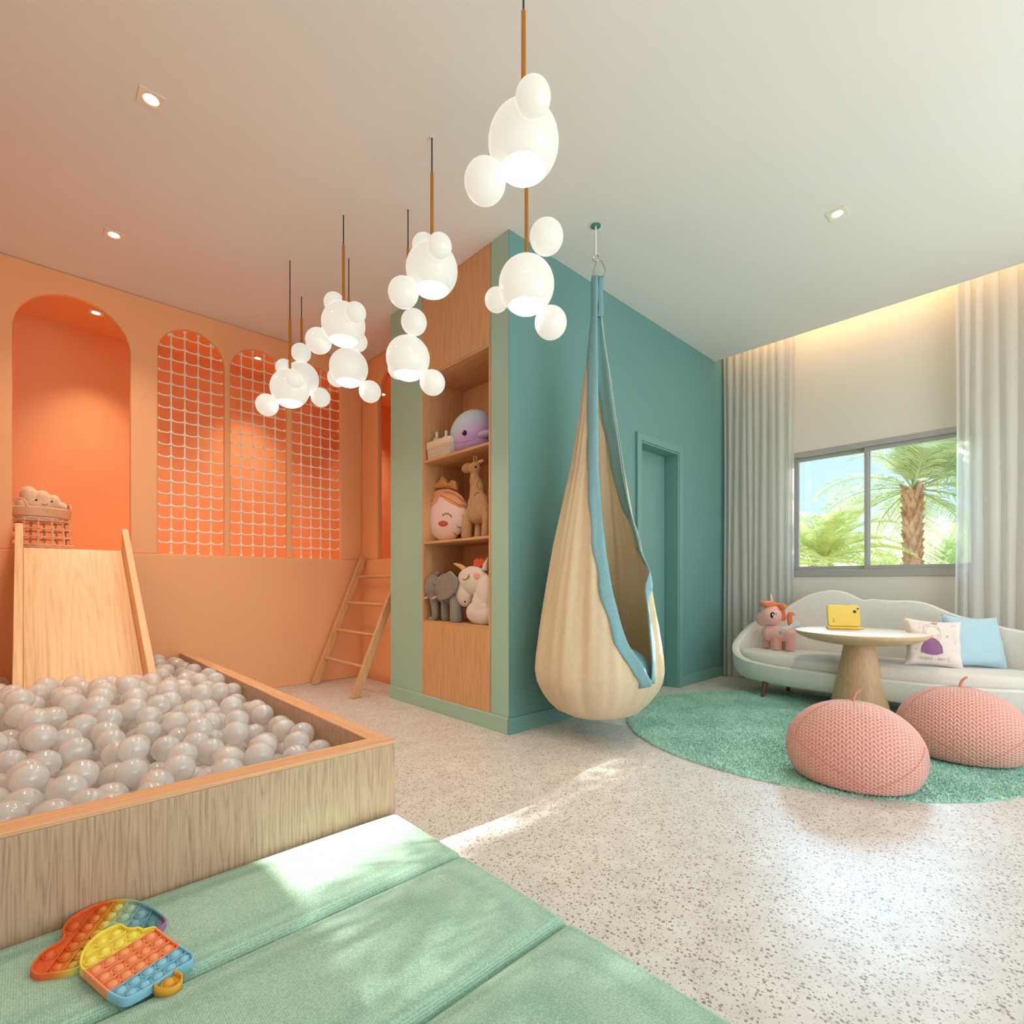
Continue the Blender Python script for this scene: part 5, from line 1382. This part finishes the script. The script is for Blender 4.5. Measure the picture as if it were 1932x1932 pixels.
popit('bubble_fidget_toy', 'rainbow graded bubble popping toy, the one underneath, against the oak box', ((300, 900, ZM + .0185), (1300, 450, ZM + .0185), (600, 880, ZM + .0185)), back_out, back_b,
      [((385, 958), (835, 382)), ((535, 945), (985, 345)), ((760, 800), (1105, 345)), ((1010, 680), (1215, 362)), ((1205, 640), (1312, 412))],
      {'axis': ((330, 800), (1390, 560)), 'stops': st_back}, bub=.0100)
M_gsil = plain('gold_silicone', srgb(226, 166, 48), .5)
fo = [(690, 905), (700, 835), (735, 765), (790, 700), (860, 640), (940, 597), (1010, 568), (1060, 563), (1105, 590), (1160, 594), (1200, 585), (1245, 602), (1290, 592), (1340, 583), (1375, 605), (1480, 688), (1640, 790), (1678, 822), (1682, 862), (1630, 905), (1510, 970), (1340, 1085), (1230, 1150), (1130, 1200), (1060, 1212), (1000, 1190), (930, 1150), (850, 1082), (760, 1000), (705, 950)]
fb = [(885, 703), (1007, 632), (795, 862), (912, 790), (1035, 715), (1150, 648), (832, 945), (955, 868), (1078, 797), (1192, 728), (1307, 660), (906, 1008), (1030, 932), (1145, 858), (1262, 785), (1375, 712), (975, 1070), (1095, 990), (1215, 915), (1333, 840), (1450, 768), (1048, 1128), (1170, 1045), (1287, 963), (1403, 885), (1520, 810), (1142, 1146), (1256, 1078), (1370, 1005), (1485, 930), (1598, 855)]
zt0 = ZM + .0195
o_, lp, mt_, th_ = popit('bubble_fidget_toy', 'cupcake shaped bubble popping toy in yellow, orange and blue bands, on top', ((1060, 1210, zt0 + .001), (1680, 850, zt0 + .001), (950, 600, zt0 + .021)), fo, fb,
      [((735, 838), (1095, 612)), ((728, 962), (1362, 592)), ((800, 1022), (1425, 645)), ((870, 1085), (1490, 695)), ((942, 1148), (1560, 745)), ((1015, 1186), (1635, 790))],
      {'axis': ((900, 580), (1180, 1200)), 'cuts': (1, 4), 'cols': (srgb(240, 218, 84), srgb(244, 152, 100), srgb(136, 196, 218)), 'stops': [(0.0, srgb(240, 218, 84)), (0.355, srgb(240, 218, 84)), (0.365, srgb(244, 152, 100)), (0.655, srgb(244, 152, 100)), (0.665, srgb(136, 196, 218)), (1.0, srgb(136, 196, 218))]}, bub=.0102)
ho = [(1345, 1083), (1350, 1108), (1420, 1128), (1500, 1112), (1560, 1072), (1580, 1020), (1560, 985), (1512, 970)]
hl = [tuple(lp(c)) for c in smooth_outline(ho, 4, False)]
hd = link('handle', curve_plate([hl], .004, .001), M_gsil, parent=o_, M=Matrix.Translation((0, 0, th_ * .42)))
link('handle_rim', MB().grid([[(x, y, z) for z in (0, th_)] for x, y in hl]), M_gsil, parent=hd, solid=.003, angle=180)
x, y = lp((1465, 1055)); r_ = .0102
link('bubble', MB().lathe([(r_ * 1.32, th_ * .45), (r_ * 1.32, th_ * .74), (r_ * 1.18, th_ * .78), (r_ * 1.08, th_ * .70), (r_ * 1.02, th_ * .60), (r_ * .97, th_ * .72), (r_ * .85, th_ * .86), (r_ * .62, th_ * .99), (r_ * .3, th_ * 1.07), (.0001, th_ * 1.09)], (x, y, 0), 28), M_gsil, parent=o_, angle=180)
# ------------------------------------------------------------------ garden beyond the window
def leafmat(name, c1, c2, tl=.5):
    m = NT(name); b = m.b; v = m.coord(); f = m.noise(v, 5, 2)
    cc = m.ramp(f, [(0.3, c1), (0.7, c2)]); m.l(cc, b.inputs['Base Color']); b.inputs['Roughness'].default_value = .5; b.inputs['Specular IOR Level'].default_value = .3
    t = m.n('ShaderNodeBsdfTranslucent'); m.l(cc, t.inputs[0]); x = m.n('ShaderNodeMixShader'); x.inputs[0].default_value = tl
    m.l(b.outputs[0], x.inputs[1]); m.l(t.outputs[0], x.inputs[2]); m.l(x.outputs[0], m.o.inputs[0]); return m.m
M_frond = leafmat('palm_leaf', srgb(176, 190, 140), srgb(206, 214, 172), .4); M_fr2 = leafmat('palm_leaf_yellow', srgb(190, 200, 130), srgb(216, 222, 160), .4)
M_bush = leafmat('bush_leaf', srgb(206, 222, 170), srgb(230, 238, 200)); M_trunk = plain('palm_bark', srgb(168, 118, 86), .9, var=.35, bump=.8, bscale=30)
M_lawn = plain('lawn', srgb(186, 198, 160), .95, var=.15)
struct('ground_outside', MB().box((5.46, -14, -.25), (45, 22, -.15)), M_lawn, smooth=False)
def frond_mesh(Lf, seed, droop, nl=58, ll=.46, w=.011):
    rg = random.Random(seed); M = MB(); pts = []; el = 0.0; p = Vector((0, 0, 0)); ang = 0.0
    n = 24
    for k in range(n + 1):
        pts.append(p.copy()); a = -droop * (k / n) ** 1.5
        p = p + Vector((math.cos(a), 0, math.sin(a))) * (Lf / n)
    M.tube(pts, [.012 * (1 - .85 * k / n) for k in range(n + 1)], 5)
    for k in range(nl):
        t = .10 + .9 * k / nl; i = min(int(t * n), n - 1); f = t * n - i; q = pts[i].lerp(pts[i + 1], f); d = (pts[i + 1] - pts[i]).normalized()
        for s in (-1, 1):
            l_ = ll * (math.sin(PI * min(1, t * .9 + .12)) ** .6) * rg.uniform(.8, 1.1)
            side = Vector((0, s, 0)); upv = d.cross(side) * s * -1
            v0 = (d * .75 + side * rg.uniform(.75, 1.0) + Vector((0, 0, rg.uniform(.05, .35)))).normalized()
            a1 = q + v0 * l_ * .5; a2 = a1 + (v0 + Vector((0, 0, -rg.uniform(.35, .8)))).normalized() * l_ * .5
            wv = d * w
            M.add([q - wv * .5, q + wv * .5, a1 + wv, a1 - wv * .6, a2], [(0, 1, 2, 3), (3, 2, 4)])
    return M
def palm(x, y, zg, zc, rt, Lf, nf, label, mat_, seed, droop=1.3, el_rng=(-.5, 1.25), trunk=True, w=.011, ll=.46, clear=False):
    rg = random.Random(seed)
    o = thing('palm_tree', label, 'palm tree', (x, y, zg))
    M = MB(); H_ = zc - zg
    M.tube([(0, 0, H_ * k / 10) for k in range(11)], [rt * (1.1 - .1 * k / 10) for k in range(11)], 16)
    nsp = int(H_ / .014)
    for k in range(nsp):
        z = H_ * k / nsp; a = k * 2.39996; r0_ = rt * .95
        c, s = math.cos(a), math.sin(a); out_ = .045 + .05 * max(0, (z / H_ - .6))
        b0 = Vector((c * r0_, s * r0_, z)); tg = Vector((-s, c, 0)) * rt * .42
        tip = Vector((c * (r0_ + out_), s * (r0_ + out_), z + .10 + rg.uniform(0, .04)))
        M.add([b0 - tg, b0 + tg, tip + tg * .25, tip - tg * .25, Vector((c * r0_ * .8, s * r0_ * .8, z + .12))], [(0, 1, 2, 3), (3, 2, 4), (0, 3, 4), (1, 4, 2)])
    link('trunk', M, M_trunk, parent=o, smooth=False)
    meshes = []
    for k in range(4):
        me = frond_mesh(Lf, seed * 10 + k, droop * (.8 + .15 * k), w=w, ll=ll).mesh('frond'); me.materials.append(mat_); meshes.append(me)
    for k in range(nf):
        f = bpy.data.objects.new('frond', meshes[k % 4]); COL.objects.link(f); f.parent = o
        el = el_rng[0] + (el_rng[1] - el_rng[0]) * ((k + .5) / nf) ** .8
        az = k * 2.39996 + rg.uniform(-.2, .2)
        if clear and el > .35 and math.sin(az) > -.1 and k % 6: az = -az
        if clear and el < .75 and math.cos(az) < -.45: el += 1.0
        f.rotation_euler = Euler((rg.uniform(-.3, .3), -el, az), 'XYZ')
        f.location = (0, 0, H_ + .02); s = rg.uniform(.85, 1.08) * (1.0 if el < .8 else .85); f.scale = (s, s, s)
    return o
pm = at_t(1722, 928, 6.9)
palm(pm.x, pm.y, -.15, pm.z + .02, .088, 1.65, 46, 'large palm tree with a shaggy brown trunk behind the right window pane', M_frond, 4, 1.5, (-.75, 1.2), clear=True)
palm(11.2, .35, -.15, 3.55, .10, 1.75, 64, 'tall palm tree added farther out to block the sun, its trunk behind the right curtain', M_frond, 6, 1.4, (-.6, 1.3), w=.016)  # added tree, crown above the window, keeps sun off part of the floor
p2 = at_t(1548, 1066, 6.6)
palm(p2.x, p2.y, -.15, p2.z, .10, 1.15, 30, 'low yellow-green palm behind the lower left of the window', M_fr2, 8, 1.2, (-.1, 1.35), ll=.36)
def bush(x, y, zg, rx, ry, rz, n_, label, mat_, seed, ls=.10):
    rg = random.Random(seed); M = MB()
    for k in range(n_):
        th, ph = rg.uniform(0, 2 * PI), math.acos(rg.uniform(-.2, 1)); q = rg.uniform(.65, 1.0)
        c = Vector((rx * q * math.sin(ph) * math.cos(th), ry * q * math.sin(ph) * math.sin(th), rz * (.15 + .85 * q * math.cos(ph))))
        d = Vector((rg.uniform(-1, 1), rg.uniform(-1, 1), rg.uniform(-.2, 1))).normalized() * ls * rg.uniform(.7, 1.4); s = d.orthogonal().normalized() * ls * .3
        M.add([c, c + d * .5 + s, c + d, c + d * .5 - s], [(0, 1, 2, 3)])
    st_ = MB().tube([(0, 0, 0), (0, 0, rz * .5)], [.05, .02], 8)
    o = thing('garden_shrub', label, 'shrub', (x, y, zg)); link('foliage', M, mat_, parent=o, smooth=False); link('stem', st_, M_trunk, parent=o)
for (px, t, w_, h_, lb, sd) in ((1585, 10.6, .85, 1.45, 'pale shrub seen between the low palm and the window mullion', 1), (1668, 12.6, 1.0, 2.1, 'pale shrub seen just right of the window mullion', 2),
                                (1788, 10.2, .8, 2.2, 'tall pale shrub right of the palm trunk', 3), (1500, 13.5, 1.1, 1.5, 'distant shrub behind the left curtain edge', 4), (1860, 13.2, 1.1, 3.0, 'tall shrub behind the right curtain', 6),
                                (1745, 14.6, 1.2, 2.9, 'tall pale shrub farthest back, behind the palm crown', 7)):
    a, b_ = ray(px); bush(a * t, b_ * t, -.15, w_, w_, h_, 2600, lb, M_bush, sd, .16)
# broad leaved plant at the lower right of the window
a, b_ = ray(1790); o = thing('broad_leaf_plant', 'broad leaved bright green plant at the lower right corner of the window', 'plant', (a * 5.2, b_ * 5.2, -.15))
M_bl = leafmat('broad_leaf', srgb(176, 206, 92), srgb(200, 220, 110), .55)
for k in range(9):
    az = k * 2.4 + .4; ln = .62; M = MB(); G = []
    for i in range(13):
        s = i / 12; r_ = .10 + s * ln; z = .75 + .62 * s - .55 * s * s; wd_ = .105 * math.sin(PI * min(1, s * .92 + .08)) ** .7
        G.append([(r_ * math.cos(az) - j * wd_ * math.sin(az), r_ * math.sin(az) + j * wd_ * math.cos(az), z - .02 * abs(j)) for j in (-1, -.5, 0, .5, 1)])
    M.grid(G); lf = link('leaf', M, M_bl, parent=o, angle=180)
    link('stalk', MB().tube([(0, 0, 0), (.05 * math.cos(az), .05 * math.sin(az), .5), (.10 * math.cos(az), .10 * math.sin(az), .75)], .012, 6), M_bl, parent=lf)
